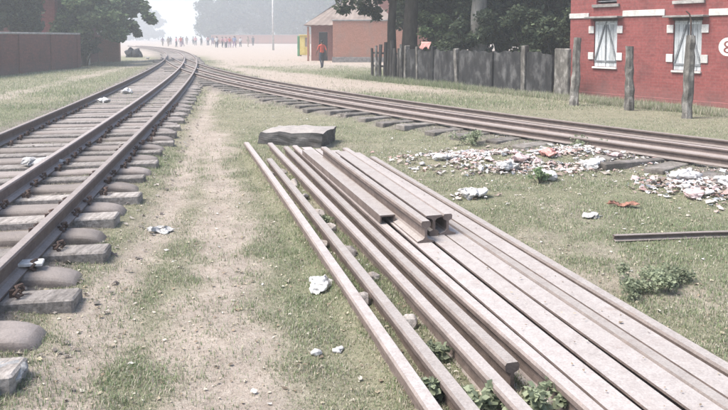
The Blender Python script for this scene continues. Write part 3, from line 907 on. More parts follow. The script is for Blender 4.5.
# hazy trees far off
GF = 'hazy trees beyond the far end of the yard'
for i, (x, y, h, w, lab) in enumerate([
        (-42, 200, 17, 6.4, 'hazy round tree at the left end of the distant tree row'),
        (-31, 206, 18, 6.8, 'hazy distant tree left of the thin white pole'),
        (-20.6, 200, 18, 6.8, 'hazy distant tree right of the thin white pole'),
        (-10.6, 194, 18, 6.8, 'hazy distant tree above the yellow kiosk'),
        (-1.2, 180, 18, 7, 'hazy distant tree behind the tin roof'),
        (10, 160, 18, 7, 'hazy tree behind the red brick upper wall'),
        (-26, 240, 22, 9.5, 'faint tree filling the back of the distant row'),
        (-44, 250, 21, 9, 'faint tree behind the left end of the distant row'),
        (-8, 235, 22, 9.5, 'faint tree far behind the yellow kiosk')]):
    tree('distant_tree', lab, (x, y, 0), h, .35, (0, 0, h * .47), (w * 1.12, w * .8, h * .45), 15000, .75, FARG, MAT['bark_dark'], 80 + i, nclump=64, group=GF)
for i, (x, y, h, w, lab) in enumerate([
        (-98, 310, 15, 6.5, 'faint pale tree left of the white sky gap'),
        (-112, 325, 21, 9, 'faint pale tree behind the drooping branch'),
        (-131, 335, 22, 10, 'faint pale tree far left beyond the leafy wall tree')]):
    tree('distant_tree', lab, (x, y, 0), h, .4, (0, 0, h * .47), (w * 1.1, w * .8, h * .45), 12000, 1.0, FARG, MAT['bark_dark'], 100 + i, nclump=56, group=GF)

# ------------------------------------------------------------------ left: compound wall, red house and trees
cw = tag(empty('compound_wall', (-15.3, 24.0, 0)), 'dark red brick compound wall on the left under trees', 'wall')
pts = [(-15.36, 20.0), (-15.36, 28.6), (-15.25, 36.3)]
me = MB().box(0, .25, 0, 12.6, -.1, 1.72).mesh('wall', MAT['brick_wall']); link('wall', me, None, cw, loc=(-.1, -.3, 0))
MB().box(-.04, .29, -.04, 12.64, 1.725, 1.82, 0, .02).build('coping', MAT['sill'], cw, loc=(-.1, -.3, 0))
for k in range(5):
    MB().box(-.06, .31, 0, .38, -.1, 1.719, 0, .01).build('pillar', MAT['brick_wall'], cw, loc=(-.1, -.26 + k * 3.04, 0))
MB().box(-6, .0, 0, .25, -.1, 1.7).build('end_wall', MAT['brick_wall'], cw, loc=(-.1, 12.31, 0))
rbx = tag(empty('red_building', (-20.6, 37.6, 0)), 'red brick building partly hidden behind the left wall', 'building')
MB().box(0, 3.55, 0, 6, -.1, 4.6).build('wall', MAT['brick_wall'], rbx)
MB().box(2.85, 3.62, -.06, .3, -.1, 4.59, 0, .01).build('pillar', MAT['brick_house'], rbx)
MB().add([(-.6, -.7, 4.61), (4.2, -.7, 4.61), (4.2, 6.6, 4.61), (-.6, 6.6, 4.61), (.8, 2.9, 6.1), (2.8, 2.9, 6.1)], [(0, 1, 5, 4), (1, 2, 5), (2, 3, 4, 5), (3, 0, 4), (3, 2, 1, 0)]).build('roof', MAT['red_roof'], rbx)
w2 = tag(empty('side_wall', (-19.6, 44.5, 0)), 'short reddish brick wall under the overhanging tree', 'wall')
MB().box(0, 3.6, 0, .25, -.1, 1.75).build('wall', MAT['mud'], w2)
MB().box(-.03, 3.63, -.04, .29, 1.752, 1.83).build('coping', MAT['sill'], w2)
MB().box(-.02, .35, -.05, .3, -.1, 1.748).build('pillar', MAT['mud'], w2)
tag(MB().tube([(0, 0, -.1), (.01, 0, .5), (.0, 0, 1.05)], [.085, .08, .075], 8).build('marker_post', MAT['whitewash'], loc=(-15.75, 38.9, 0)), 'short whitewashed marker post by the left wall end', 'post')
GL = 'trees over the left wall'
tree('leafy_tree', 'bushy green tree spilling over the end of the left wall', (-16.3, 38.6, 0), 7, .17, (1.15, 0, 3.1), (2.0, 1.7, 1.7), 17000, .22, MIDG, MAT['bark_dark'], 41, nclump=34, group=GL,
     extra=(((2.6, -.5, 1.7), .7, .55), ((-.6, -1.5, 1.5), .5, .5)))
tree('drooping_tree', 'tree with long drooping branches hanging over the far track', (-17.4, 44.0, 0), 9, .2, (.2, 0, 4.6), (2.9, 2.0, 1.9), 11000, .3, MIDG, MAT['bark_dark'], 42, nclump=26, group=GL,
     extra=(((3.1, -1, 2.0), 1.7, .36), ((4.0, -1, 2.75), 1.1, .36), ((2.5, -1, 2.2), 1.4, .45), ((1.8, -.5, 2.0), 1.0, .6), ((3.3, -.5, 3.6), .8, .5)))
tree('leafy_tree', 'dark tree behind the nearest stretch of left wall', (-17.9, 34.8, 0), 8, .22, (0, 0, 3.5), (1.9, 1.6, 1.5), 14000, .2, DARKG, MAT['bark_dark'], 43, nclump=34, group=GL,
     extra=(((1.6, -1.0, 2.2), .6, .6), ((-.8, -1.5, 2.1), .6, .6)))
tree('leafy_tree', 'dark tree at the far left edge above the wall', (-18.7, 31.6, 0), 8, .16, (0, 0, 3.6), (2.2, 2.0, 1.7), 10000, .2, DARKG, MAT['bark_dark'], 44, nclump=30, group=GL)

shrub(-15.55, 37.7, .75, 1.7, 4000, DARKG, 91, 'dark bush at the end of the left brick wall', .14, 'trees over the left wall')
# black covered bundles and rubble by the far track
for i, (x, y, w, h, lab) in enumerate([(-18.75, 54.5, .36, .72, 'black tarpaulin bundle beside the far track, left of the two'),
                                       (-18.1, 54.3, .36, .66, 'black tarpaulin bundle beside the far track, right of the two')]):
    bm = bmesh.new(); bmesh.ops.create_icosphere(bm, subdivisions=3, radius=1)
    for v in bm.verts: v.co = Vector((v.co.x * w, v.co.y * .5, max(-.1, (v.co.z + .6) * h / 1.6)))
    me = bpy.data.meshes.new('covered_bundle'); bm.to_mesh(me); bm.free(); jitter(me, .14, 3.5, i); me.materials.append(MAT['black_sheet'])
    tag(link('covered_bundle', me, loc=(x, y, 0)), lab, 'bundle', 'black bundles')

# ------------------------------------------------------------------ huts across the road
ht = tag(empty('plastered_building', (-2.0, 43.6, 0)), 'windowless pinkish plastered brick building behind the walking person', 'building')
mb = MB().box(0, 4.6, 0, 5, -.1, 2.62); me = mb.mesh('wall', MAT['mud']); link('wall', me, None, ht)
MB().box(-.05, 4.65, -.05, 5.05, 2.622, 2.72, 0, .02).build('parapet', MAT['sill'], ht)
MB().box(-.04, 4.64, -.06, -.002, -.1, .32, 0, .01).build('plinth', MAT['sill'], ht)
hh = tag(empty('tin_roofed_hut', (-3.6, 46.4, 0)), 'small hut with a pale sloping tin roof and dark doorway', 'hut')
mb = MB()
for a, b_, c_, d_ in ((0, .52, -.1, 2.42), (1.12, 5.5, -.1, 2.42), (.52, 1.12, 1.95, 2.42)):
    mb.box(a, b_, 0, .2, c_, d_)
mb.box(0, .2, .201, 5, -.1, 2.42)
mb.build('wall', MAT['brick_far'], hh)
MB().box(.53, 1.11, .1, .16, -.05, 1.94).build('door', MAT['dark_gap'], hh)  # slab filling the opening; the doorway's dark is put into its colour
for px in (-.22, 1.65):
    MB().box(px, px + .13, -.62, -.49, -.05, 2.3, 0, .01).build('porch_post', MAT['mud'], hh)
# hipped corrugated roof
def corrug(p00, p10, p11, p01, n=30):
    mbx = MB(); vs = []
    for i in range(n + 1):
        t = i / n; q = .025 if i % 2 else 0
        a_ = Vector(p00).lerp(Vector(p10), t); b2 = Vector(p01).lerp(Vector(p11), t)
        vs += [a_ + Vector((0, 0, q)), b2 + Vector((0, 0, q)), a_ + Vector((0, 0, q - .03)), b2 + Vector((0, 0, q - .03))]
    fs = []
    for i in range(n):
        o_ = i * 4
        fs += [(o_, o_ + 4, o_ + 5, o_ + 1), (o_ + 2, o_ + 3, o_ + 7, o_ + 6), (o_, o_ + 2, o_ + 6, o_ + 4), (o_ + 1, o_ + 5, o_ + 7, o_ + 3)]
    return mbx.add(vs, fs)
rf = empty('roof'); rf.parent = hh
corrug((-.45, -.75, 2.4), (6.0, -.75, 2.4), (4.2, 3.0, 4.35), (2.1, 3.0, 4.35)).build('sheet', MAT['tin'], rf)
corrug((-.45, 5.6, 2.4), (-.45, -.75, 2.4), (2.1, 2.8, 4.35), (2.1, 3.2, 4.35)).build('sheet', MAT['tin'], rf)
corrug((6.0, 5.6, 2.4), (-.45, 5.6, 2.4), (2.1, 3.0, 4.35), (4.2, 3.0, 4.35)).build('sheet', MAT['tin'], rf)
r2 = tag(empty('upper_red_building', (.6, 51, 0)), 'red brick building rising above the plastered building', 'building')
MB().box(0, 6.0, 0, 5, -.1, 5.2).build('wall', MAT['brick_far'], r2)
MB().box(-.15, 6.15, -.15, 5.15, 5.202, 5.4).build('roof', MAT['sill'], r2)
# yellow kiosk
kx = tag(empty('kiosk', (-5.42, 57.4, 0)), 'yellow sheet kiosk with a green edge beside the hut', 'kiosk')
MB().box(0, .8, 0, .7, .08, 1.74, 0, .02).build('body', MAT['yellow'], kx)
MB().box(-.2, -.012, -.01, .3, 0, 1.7, 0, .02).build('side_panel', MAT['green_paint'], kx)
MB().box(-.05, .85, -.12, .75, 1.742, 1.8, 0, .01).build('roof', MAT['yellow'], kx)
MB().box(.08, .42, -.02, -.002, .15, 1.6, 0, .005).build('door', MAT['yellow'], kx)
MB().box(.46, .74, -.02, -.002, .8, 1.55, 0, .005).build('hatch', MAT['tin'], kx)
for px in (.02, .7):
    MB().box(px, px + .08, .1, .6, -.02, .078).build('foot', MAT['clip'], kx)
# pole
pl = tag(empty('utility_pole', (-11.2, 84, 0)), 'thin white utility pole before the hazy trees', 'pole')
MB().tube([(0, 0, -.2), (0, 0, 8.2)], [.13, .085], 10).build('shaft', MAT['pole'], pl, True)
MB().box(-.8, .8, -.05, .05, 7.6, 7.7).build('crossarm', MAT['pole'], pl)
for px in (-.7, 0, .7):
    MB().tube([(px, 0, 7.705), (px, 0, 7.9)], [.05, .03], 6).build('insulator', MAT['whitewash'], pl)
# long low wall at the far end
fw = tag(empty('far_wall', (-39, 165, 0)), 'long low faded wall behind the distant crowd', 'wall')
MB().box(2, 34, 0, .3, -.1, 2.1).build('wall', MAT['mud'], fw)
MB().box(1.9, 34.1, -.08, .38, 2.102, 2.2).build('coping', MAT['sill'], fw)

# ------------------------------------------------------------------ people
def skin_body(name, J, E, tags, mats, sub=2):
    """J: joint -> (pos, radius); E: edges (a, b, material index)"""
    names = list(J); ix = {k: i for i, k in enumerate(names)}
    me = bpy.data.meshes.new(name + '_skeleton')
    me.from_pydata([J[k][0] for k in names], [(ix[a], ix[b_]) for a, b_, _ in E], [])
    o = bpy.data.objects.new(name, me); C.objects.link(o)
    sk = o.modifiers.new('skin', 'SKIN')
    for i, k in enumerate(names):
        rr = J[k][1]
        me.skin_vertices[0].data[i].radius = rr if isinstance(rr, tuple) else (rr, rr)
        me.skin_vertices[0].data[i].use_root = (k == 'pelvis')
    sb = o.modifiers.new('sub', 'SUBSURF'); sb.levels = sub; sb.render_levels = sub
    dg = bpy.context.evaluated_depsgraph_get()
    out = bpy.data.meshes.new_from_object(o.evaluated_get(dg))
    bpy.data.objects.remove(o); bpy.data.meshes.remove(me)
    out.materials.clear()
    for q in mats: out.materials.append(q)
    segs = [(Vector(J[a][0]), Vector(J[b_][0]), m) for a, b_, m in E]
    for p in out.polygons:
        c = p.center; best = 1e9; bmx = 0
        for a, b_, m in segs:
            d = b_ - a; t = max(0, min(1, (c - a).dot(d) / max(d.length_squared, 1e-9)))
            q = (c - a - d * t).length
            if q < best: best = q; bmx = m
        p.material_index = bmx; p.use_smooth = True
    out.name = name
    return out

def person_joints(st=.16, arm=.1, elbow=(.05, .12), fingers=False):
    """standing height 1.7 m, facing -Y; st = stride, returns joints and edges (0 skin, 1 shirt, 2 trousers, 3 shoes)"""
    J = {'pelvis': ((0, 0, .93), (.15, .1)), 'waist': ((0, 0, 1.06), (.14, .095)), 'chest': ((0, -.01, 1.28), (.165, .105)), 'collar': ((0, 0, 1.42), (.1, .07)),
         'neck': ((0, -.005, 1.49), .05), 'jaw': ((0, -.03, 1.545), (.058, .068)), 'brow': ((0, -.01, 1.625), (.072, .088)), 'crown': ((0, .0, 1.69), (.045, .055))}
    E = [('pelvis', 'waist', 1), ('waist', 'chest', 1), ('chest', 'collar', 1), ('collar', 'neck', 0), ('neck', 'jaw', 0), ('jaw', 'brow', 0), ('brow', 'crown', 0)]
    for s, S, k in ((-1, 'l', 1), (1, 'r', -1)):
        J['hip' + S] = ((s * .095, 0, .86), .095); J['knee' + S] = ((s * .1, -.03 - k * st * .45, .49), .062)
        J['calf' + S] = ((s * .1, .0 - k * st * .75 + .015, .33), .055)
        J['ankle' + S] = ((s * .1, -k * st + (.06 if k < 0 else 0), .09), .04); J['toe' + S] = ((s * .115, -k * st - .14 + (.06 if k < 0 else 0), .035), .038)
        E += [('pelvis', 'hip' + S, 2), ('hip' + S, 'knee' + S, 2), ('knee' + S, 'calf' + S, 2), ('calf' + S, 'ankle' + S, 2), ('ankle' + S, 'toe' + S, 3)]
        J['shoulder' + S] = ((s * .18, 0, 1.39), .058); J['elbow' + S] = ((s * (.2 + elbow[0]), k * arm * .5 + .02, 1.11), .043)
        J['wrist' + S] = ((s * (.2 + elbow[1]), k * arm - .06, .88), .03); J['palm' + S] = ((s * (.2 + elbow[1]), k * arm - .08, .81), (.032, .02))
        E += [('collar', 'shoulder' + S, 1), ('shoulder' + S, 'elbow' + S, 1), ('elbow' + S, 'wrist' + S, 0), ('wrist' + S, 'palm' + S, 0)]
        if fingers:
            px, py, pz = J['palm' + S][0]
            for q, (dx, ln) in enumerate(((-.026, .07), (-.009, .085), (.009, .08), (.026, .062))):
                J[f'f{q}{S}'] = ((px + s * .004, py + dx - .01, pz - .035), .009); J[f'g{q}{S}'] = ((px - s * .012, py + dx - .012, pz - .03 - ln), .007)
                E += [('palm' + S, f'f{q}{S}', 0), (f'f{q}{S}', f'g{q}{S}', 0)]
            J['t1' + S] = ((px, py - .045, pz + .01), .01); J['t2' + S] = ((px - s * .01, py - .062, pz - .045), .008)
            E += [('palm' + S, 't1' + S, 0), ('t1' + S, 't2' + S, 0)]
    return J, E
def hair_mesh():
    bm = bmesh.new(); bmesh.ops.create_icosphere(bm, subdivisions=3, radius=1)
    for v in bm.verts:
        c = v.co.copy()
        v.co = Vector((c.x * .083, c.y * .1 + .008, 1.64 + c.z * .085))
    bmesh.ops.delete(bm, geom=[v for v in bm.verts if v.co.z < 1.635 - (.06 if v.co.y > 0.02 else 0) or (v.co.y < -.06 and v.co.z < 1.67)], context='VERTS')
    me = bpy.data.meshes.new('hair'); bm.to_mesh(me); bm.free(); me.materials.append(MAT['hair'])
    for p in me.polygons: p.use_smooth = True
    return me
def face_mesh():
    mb = MB()
    mb.add([(-.012, -.1, 1.56), (.012, -.1, 1.56), (0, -.122, 1.563), (0, -.098, 1.607)], [(0, 1, 2), (0, 2, 3), (2, 1, 3)])
    mb.box(-.075, -.068, -.02, .012, 1.56, 1.61); mb.box(.068, .075, -.02, .012, 1.56, 1.61)
    return mb.mesh('face', MAT['skin'])
hair_me, face_me = hair_mesh(), face_mesh()
J, E = person_joints(.2, .16, (.06, .1), True)
pm = skin_body('body', J, E, None, [MAT['skin'], MAT['shirt_red'], MAT['trouser'], MAT['hair']])
p1 = tag(empty('person', (-2.17, 35.1, -.005), R(200)), 'person in an orange-red shirt and dark trousers walking on the road', 'person')
p1.scale = (.84,) * 3
link('body', pm, None, p1); link('hair', hair_me, None, p1); link('face', face_me, None, p1)

crowd_me = []
tops = ['cloth_white', 'cloth_purple', 'cloth_blue', 'cloth_pink', 'cloth_tan', 'shirt_red', 'trouser']
for k, tp in enumerate(tops):
    J, E = person_joints(.02 + .06 * (k % 3), .03 + .05 * (k % 2), (.02 + .02 * (k % 2), .02 + .03 * (k % 3)))
    crowd_me.append(skin_body('body', J, E, None, [MAT['skin'], MAT[tp], MAT[['trouser', 'cloth_tan', 'cloth_purple'][k % 3]], MAT['hair']], 1))
r_ = random.Random(12)
pxs = [163, 167, 172, 176, 179, 184, 187, 192, 197, 201, 206, 209, 213, 216, 218, 222, 224, 227, 230, 233, 237, 240, 246, 254]
ORD = 'first second third fourth fifth sixth seventh eighth ninth tenth eleventh twelfth thirteenth fourteenth fifteenth sixteenth seventeenth eighteenth nineteenth twentieth twenty-first twenty-second twenty-third twenty-fourth'.split()
TOPN = ['pale', 'purple', 'blue', 'pink', 'tan', 'red', 'dark']
for i, px in enumerate(pxs):
    Y = r_.uniform(98, 110) if 213 < px < 235 else r_.uniform(100, 150)
    X = (px + [0, 1.6, -1.2, .6, 2.2, -.8][i % 6] - 364) / 680 * Y
    ci = (i * 3 + r_.randint(0, 1)) % len(crowd_me)
    pr = tag(empty('person', (X, Y, 0), r_.uniform(0, 6.28)), f'small distant figure in a {TOPN[ci]} top, {ORD[i]} from left in the hazy crowd', 'person', 'people in the distant crowd')
    q = r_.uniform(.92, 1.02); pr.scale = (q * 1.3, q * 1.3, q)
    link('body', crowd_me[ci], None, pr); link('hair', hair_me, None, pr)

# ------------------------------------------------------------------ litter
def crumple(name, w, d, h, mat, seed, x, y, label, rz=0, z=None, group=None, cat='litter', sub=4):
    bm = bmesh.new(); bmesh.ops.create_icosphere(bm, subdivisions=sub, radius=1)
    for v in bm.verts: v.co = Vector((v.co.x * w / 2, v.co.y * d / 2, max(-.15, v.co.z * .6 + .35) * h))
    me = bpy.data.meshes.new(name); bm.to_mesh(me); bm.free()
    sc_ = (w + d) / 2
    jitter(me, sc_ * .3, 2.2 / sc_, seed); jitter(me, sc_ * .12, 6 / sc_, seed + 50); jitter(me, sc_ * .05, 15 / sc_, seed + 90)
    zmin = min(v.co.z for v in me.vertices)
    for v in me.vertices: v.co.z = (v.co.z - zmin) * .75 - .006
    for p in me.polygons: p.use_smooth = True
    me.materials.append(mat)
    zz = float(gz(x, y)) if z is None else z
    return tag(link(name, me, loc=(x, y, zz), rot=(0, 0, rz)), label, cat, group)
crumple('plastic_bag', .15, .12, .09, MAT['bag_white'], 1, -.27, 4.22, 'crumpled white plastic bag on grass beside the leftmost rail')
crumple('plastic_sheet', .24, .09, .02, MAT['bag_white'], 2, -1.69, 5.57, 'thin white scrap on the sandy path beside the sleepers', .2)
crumple('rag', .3, .22, .09, MAT['bag_grey'], 3, -1.72, 2.95, 'grey rag at the bottom left by the sleeper ends', .6)
crumple('paper_heap', .42, .22, .07, MAT['bag_white'], 4, -3.78, 7.9, 'white crumpled paper lying between the left rails', .1, .09)
crumple('plastic_bag', .34, .2, .1, MAT['bag_white'], 5, 1.12, 6.75, 'torn white plastic beside the right edge of the raised rails', .5)
crumple('plastic_bag', .16, .11, .05, MAT['bag_white'], 6, 2.05, 6.0, 'small white plastic crumple alone in the right-hand grass')
crumple('cloth_scrap', .26, .09, .03, MAT['cloth_orange'], 7, 2.45, 6.35, 'rust orange cloth scrap lying in the right-hand grass', -.2)
crumple('plastic_bag', .2, .16, .1, MAT['bag_red'], 8, 2.35, 8.6, 'red plastic crumple in the middle of the rubbish heap')
crumple('plastic_bag', .22, .18, .09, MAT['bag_pink'], 9, 1.95, 8.35, 'pink plastic crumple left of the red one in the heap')
crumple('plastic_bag', .26, .2, .1, MAT['bag_white'], 10, 1.72, 8.05, 'white plastic bag at the front left of the rubbish heap', .4)
crumple('plastic_bag', .28, .2, .1, MAT['bag_white'], 11, 2.72, 8.1, 'white plastic bag at the front right of the rubbish heap', 1)
crumple('plastic_bag', .28, .2, .1, MAT['bag_white'], 12, 2.02, 7.55, 'white plastic crumple standing forward of the rubbish heap', 2)
crumple('plastic_bag', .3, .22, .12, MAT['bag_white'], 13, 3.45, 7.25, 'large white plastic bag heaped below the crossing track at right', .3)
crumple('plastic_bag', .26, .2, .1, MAT['bag_white'], 14, 3.75, 6.95, 'white plastic bag at the right edge below the track', .9)
crumple('plastic_bag', .2, .16, .09, MAT['bag_pink'], 15, 3.22, 6.55, 'pink plastic crumple in front of the white bags at right', .2)
crumple('plastic_sheet', .2, .14, .03, MAT['bag_pink'], 16, 3.15, 8.45, 'pinkish scrap lying by the beam under the crossing track')
crumple('plastic_bag', .22, .16, .07, MAT['bag_white'], 17, .98, 8.6, 'white crumple at the far left end of the rubbish heap')
crumple('plastic_sheet', .16, .1, .02, MAT['bag_white'], 18, .62, 8.2, 'white scrap in the grass left of the rubbish heap', .3)
crumple('paper_scrap', .06, .05, .02, MAT['bag_white'], 19, -.24, 3.36, 'tiny pale leaf scrap on the near grass, left of a pair', .3, sub=2)
crumple('paper_scrap', .06, .045, .02, MAT['bag_white'], 20, -.13, 3.4, 'tiny pale leaf scrap on the near grass, right of a pair', 1.1, sub=2)
crumple('plastic_bag', .3, .22, .16, MAT['bag_white'], 21, -6.4, 18.3, 'white bag lying left of the left track', .3)
crumple('plastic_bag', .26, .2, .14, MAT['bag_white'], 22, -6.0, 15.6, 'white scrap heap beside the leftmost track rail', .3)
crumple('plastic_bag', .3, .2, .12, MAT['bag_white'], 23, -15.6, 49.0, 'white sack lying near the black bundles', .3)
base = []
for k, mt in enumerate(['bag_white', 'bag_white', 'bag_pink', 'bag_white', 'bag_grey', 'bag_white', 'bag_pink']):
    o = crumple('plastic_scrap', 1, .75, .38, MAT[mt], 200 + k, 0, 0, None, sub=3); base.append(o.data); bpy.data.objects.remove(o)
r_ = random.Random(31)
for i in range(64):
    x, y_ = (r_.gauss(2.1, .6), r_.gauss(8.6, .34)) if i < 44 else (r_.gauss(3.5, .3), r_.gauss(7.0, .32))
    q = r_.uniform(.05, .125)
    nm = base[i % len(base)]
    c_ = {'bag_white': 'white', 'bag_pink': 'pinkish', 'bag_grey': 'grey'}[['bag_white', 'bag_white', 'bag_pink', 'bag_white', 'bag_grey', 'bag_white', 'bag_pink'][i % 7]]
    where = 'spread behind the loose rails' if i < 44 else 'spread at the right edge'
    o = link('plastic_scrap', nm, None, None, (x, y_, float(gz(x, y_)) + .004), (r_.uniform(-.3, .3), r_.uniform(-.3, .3), r_.uniform(0, 6.28)), (q, q, q))
    tag(o, f'small crumpled {c_} plastic scrap in the rubbish {where}', 'litter', f'{c_} scraps in the rubbish {where}')
# white card on a sleeper
tag(MB().box(-.075, .075, -.05, .05, 0, .022, 0, .004).build('white_card', MAT['bag_white'], loc=(-2.16, 4.32, .128), rot=(0, .04, .3)), 'flat white card lying on a steel sleeper end', 'card')
# loose pieces between the rails of the stack
r_ = random.Random(3)
RUB = [(.37, 7.6), (.52, 7.75), (.55, 7.1), (.54, 6.5), (.37, 6.3), (.55, 5.9), (.53, 5.4), (.38, 5.0), (.54, 4.8), (.56, 4.3), (.37, 3.9), (.53, 3.6)]
def rub_label(lat, yy):
    same = sorted(q[1] for q in RUB if (q[0] < .45) == (lat < .45)); k = same.index(yy)
    gap = 'the first and second rails' if lat < .45 else 'the second and third rails'
    return f"{['nearest', 'second nearest', 'third nearest', 'fourth nearest', 'fifth nearest', 'sixth nearest', 'seventh nearest', 'farthest'][k]} pale rubble lump between {gap} from the left"
for i, (lat, yy) in enumerate(RUB):
    bm = bmesh.new(); bmesh.ops.create_icosphere(bm, subdivisions=2, radius=1)
    w = r_.uniform(.05, .075)
    for v in bm.verts: v.co = Vector((v.co.x * w * .75, v.co.y * w, v.co.z * w * .7))
    me = bpy.data.meshes.new('rubble_piece'); bm.to_mesh(me); bm.free(); jitter(me, .03, 14, i); me.materials.append(MAT['stone'])
    tag(link('rubble_piece', me, loc=(lat + (yy - 2.54) * DX / DY, yy, .05), rot=(0, 0, r_.uniform(0, 3))), rub_label(lat, yy), 'rubble', 'rubble lumps between the rails')
# beams lying loose
o = MB().box(-.42, .42, -.06, .06, 0, .09, 0, .01).build('loose_beam', MAT['timber_dark'], loc=(3.25, 8.15, .02), rot=(.03, -.02, .28)); tag(o, 'dark loose beam lying below the crossing track', 'beam')
o = MB().sweep([(-.75, -.04, 0), (0, 0, 0), (1.2, .02, 0)], [(a * .5, h * .3) for a, h in PROF]).build('loose_bar', MAT['rail_track'], loc=(2.72, 5.38, -.008), rot=(0, 0, .07)); tag(o, 'dark iron bar half sunk in the right-hand grass', 'iron bar')

# uncountable litter: one heap, and small scraps strewn in the grass
def scraps(name, pts, smin, smax, cols, seed, label, zfix=None):
    r = np.random.default_rng(seed); pts = np.asarray(pts); n = len(pts)
    z = gz(pts[:, 0], pts[:, 1]) if zfix is None else np.full(n, zfix)
    s = r.uniform(smin, smax, n) * r.uniform(.5, 1, n)
    th = r.uniform(0, 6.28, n); 
    V = []; Fc = []
    # crumpled 3x3 sheets
    g = np.array([(i, j) for j in (-1, 0, 1) for i in (-1, 0, 1)], float)
    uv = g[None] * s[:, None, None] * np.stack([np.ones(n), r.uniform(.4, 1, n)], -1)[:, None, :]
    x = uv[..., 0] * np.cos(th)[:, None] - uv[..., 1] * np.sin(th)[:, None]; y_ = uv[..., 0] * np.sin(th)[:, None] + uv[..., 1] * np.cos(th)[:, None]
    hgt = r.uniform(0, 1, (n, 9)) * s[:, None] * 1.1
    x += r.normal(0, .25, x.shape) * s[:, None]; y_ += r.normal(0, .25, x.shape) * s[:, None]
    v = np.stack([pts[:, :1] + x, pts[:, 1:2] + y_, z[:, None] + hgt + .004], -1).reshape(-1, 3)
    q = np.array([[0, 1, 4, 3], [1, 2, 5, 4], [3, 4, 7, 6], [4, 5, 8, 7]])
    f = (np.arange(n)[:, None, None] * 9 + q[None]).reshape(-1, 4)
    c = np.array(cols)[r.integers(0, len(cols), n)] * r.uniform(.75, 1.1, (n, 1))
    tag(link(name, np_mesh(name, v, f, MAT['litter'], np.repeat(c, 9, 0))), label, 'litter', kind='stuff')
LC = [(.74, .72, .7), (.7, .66, .64), (.62, .5, .48), (.66, .64, .62), (.58, .56, .54), (.7, .7, .7), (.5, .36, .34), (.42, .32, .29), (.36, .32, .28), (.3, .24, .2), (.45, .3, .28), (.28, .3, .33), (.5, .46, .42), (.2, .17, .15)]
rr = np.random.default_rng(5)
P = np.concatenate([rr.normal((2.15, 8.8), (.62, .28), (3400, 2)), rr.normal((1.25, 8.85), (.34, .2), (900, 2)), rr.normal((2.0, 8.15), (.5, .2), (800, 2)),
                    rr.normal((3.55, 7.0), (.34, .35), (1200, 2)), rr.normal((3.0, 8.3), (.4, .15), (160, 2)), rr.normal((1.1, 6.75), (.14, .1), (40, 2))])
P = P[fbm(P[:, 0] * 2.6, P[:, 1] * 2.6, 77, 3) + rr.uniform(-.12, .12, len(P)) > .42]
scraps('rubbish_heap', P, .008, .044, LC, 6, 'spread of torn plastic and rubbish below the crossing track')
Q = np.stack([rr.uniform(-.2, 4.5, 700), rr.uniform(4.5, 13, 700)], -1); Q = Q[(np.abs(Q[:, 0]) < .55 * Q[:, 1])]
Q2 = np.stack([rr.uniform(-3, 2, 260), rr.uniform(10.5, 15, 260)], -1)
Q3 = np.stack([rr.uniform(-9, -4.8, 130), rr.uniform(9, 24, 130)], -1)
Q4 = np.stack([rr.uniform(-1.6, .2, 90), rr.uniform(2.7, 8, 90)], -1)
scraps('strewn_scraps', np.concatenate([Q, Q2, Q3, Q4]), .004, .02, [(.62, .6, .57), (.52, .48, .42), (.45, .4, .33), (.6, .58, .56), (.35, .3, .24)], 7, 'small pale scraps and dry leaves strewn over the field')
Q5 = np.stack([rr.uniform(-2.2, 4.2, 5200), np.exp(rr.uniform(math.log(2.4), math.log(10), 5200))], -1); Q5 = Q5[(np.abs(Q5[:, 0]) < .56 * Q5[:, 1])]
scraps('leaf_litter', Q5, .003, .013, [(.5, .44, .33), (.4, .34, .25), (.28, .22, .16), (.2, .16, .12), (.55, .51, .43)], 17, 'dry leaf crumbs and grit lying in the grass')
n_ = 170
yb = rr.uniform(2.4, 8.2, n_); lb = rr.choice([1.022, 1.178, 1.334, 1.556], n_) + rr.uniform(-.05, .05, n_)
Q6 = np.stack([lb + (yb - 2.54) * DX / DY, yb], -1)
scraps('rail_top_crumbs', Q6, .003, .009, [(.4, .34, .25), (.28, .22, .16), (.2, .16, .12), (.5, .46, .4)], 18, 'dry leaf crumbs lying on the flat upturned rails', .1575)
# ballast pebbles in the near track
Pb = []
for y_ in rr.uniform(2.5, 22, 2600):
    off = rr.uniform(-.7, 2.6); Pb.append(curve_pt(LP, y_, off))
for y_ in rr.uniform(5, 22, 1200):
    Pb.append(curve_pt(AP, y_, rr.uniform(-.6, 2.1)))
scraps('ballast', Pb, .008, .03, [(.2, .18, .16), (.28, .25, .23), (.14, .12, .11), (.34, .31, .28)], 9, 'thin grey ballast and leaves between the sleepers')

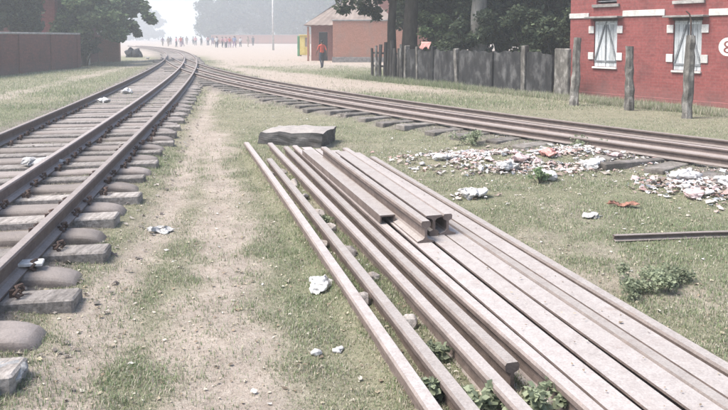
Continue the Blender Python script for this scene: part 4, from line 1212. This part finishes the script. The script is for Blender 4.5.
# ------------------------------------------------------------------ weeds
def weed(x, y, w, h, n, seed, label, cols=((.17, .2, .13), (.3, .33, .22)), leaf=.035):
    root = tag(empty('weed_plant', (x, y, 0)), label, 'weed', 'weeds growing by the rails')
    r = random.Random(seed); mb = MB(); cs = []; sp = []
    for k in range(12):
        a = r.uniform(0, 6.28); q = r.uniform(.15, 1) * w; c = Vector((math.cos(a) * q, math.sin(a) * q, h * r.uniform(.35, 1)))
        cs.append(c); sp.append(w * .28)
        mb.tube([(c.x * .25, c.y * .25, -.01), (c.x * .7, c.y * .7, c.z * .6), c], [.004, .003, .0015], 4)
    mb.build('stem', MAT['post_dark'], root)
    link('foliage', leaf_mesh('foliage', cs, sp, n, leaf, cols, seed), None, root)
def lat_x(lat, y_): return lat + (y_ - 2.54) * DX / DY
weed(lat_x(.77, 2.72), 2.72, .13, .15, 420, 1, 'leafy weed at the cut near end of the fourth rail')
weed(lat_x(.54, 2.75), 2.75, .07, .14, 220, 2, 'weed between the second and third rails at the bottom')
weed(lat_x(.375, 2.85), 2.85, .05, .12, 150, 3, 'weed between the two leftmost rails at the bottom')
weed(lat_x(.54, 3.25), 3.25, .07, .1, 200, 4, 'small weed further back between second and third rails')
weed(1.75, 4.22, .2, .08, 1500, 5, 'low bushy weed in the grass right of the rail stack', leaf=.02)
weed(2.03, 4.35, .18, .07, 1100, 8, 'low weed at the right of the bushy one by the stack', leaf=.02)
weed(lat_x(.54, 5.6), 5.6, .06, .1, 150, 6, 'weed midway along the gap between second and third rails')
weed(1.93, 7.35, .12, .16, 260, 7, 'pale green weed in front of the rubbish heap', ((.16, .22, .12), (.28, .36, .2)))
weed(1.6, 9.95, .3, .22, 520, 9, 'grassy green clump behind the rubbish heap')
weed(3.0, 9.3, .3, .2, 420, 10, 'green clump beside the crossing track right of the heap')

# ------------------------------------------------------------------ haze in the air
hz = MB().box(-1260, 1260, -100, 1360, -1.4, 24).build('haze')
mh = bpy.data.materials.new('hazy air'); mh.use_nodes = True
nt = mh.node_tree
nt.nodes.remove(nt.nodes['Principled BSDF'])
pv = nt.nodes.new('ShaderNodeVolumePrincipled')
pv.inputs['Color'].default_value = (.83, .865, .885, 1)
pv.inputs['Density'].default_value = HAZE_DENSITY
pv.inputs['Anisotropy'].default_value = .35
nt.links.new(pv.outputs[0], nt.nodes['Material Output'].inputs['Volume'])
hz.data.materials.append(mh)
tag(hz, 'pale dusty haze filling the air', 'haze', kind='stuff')
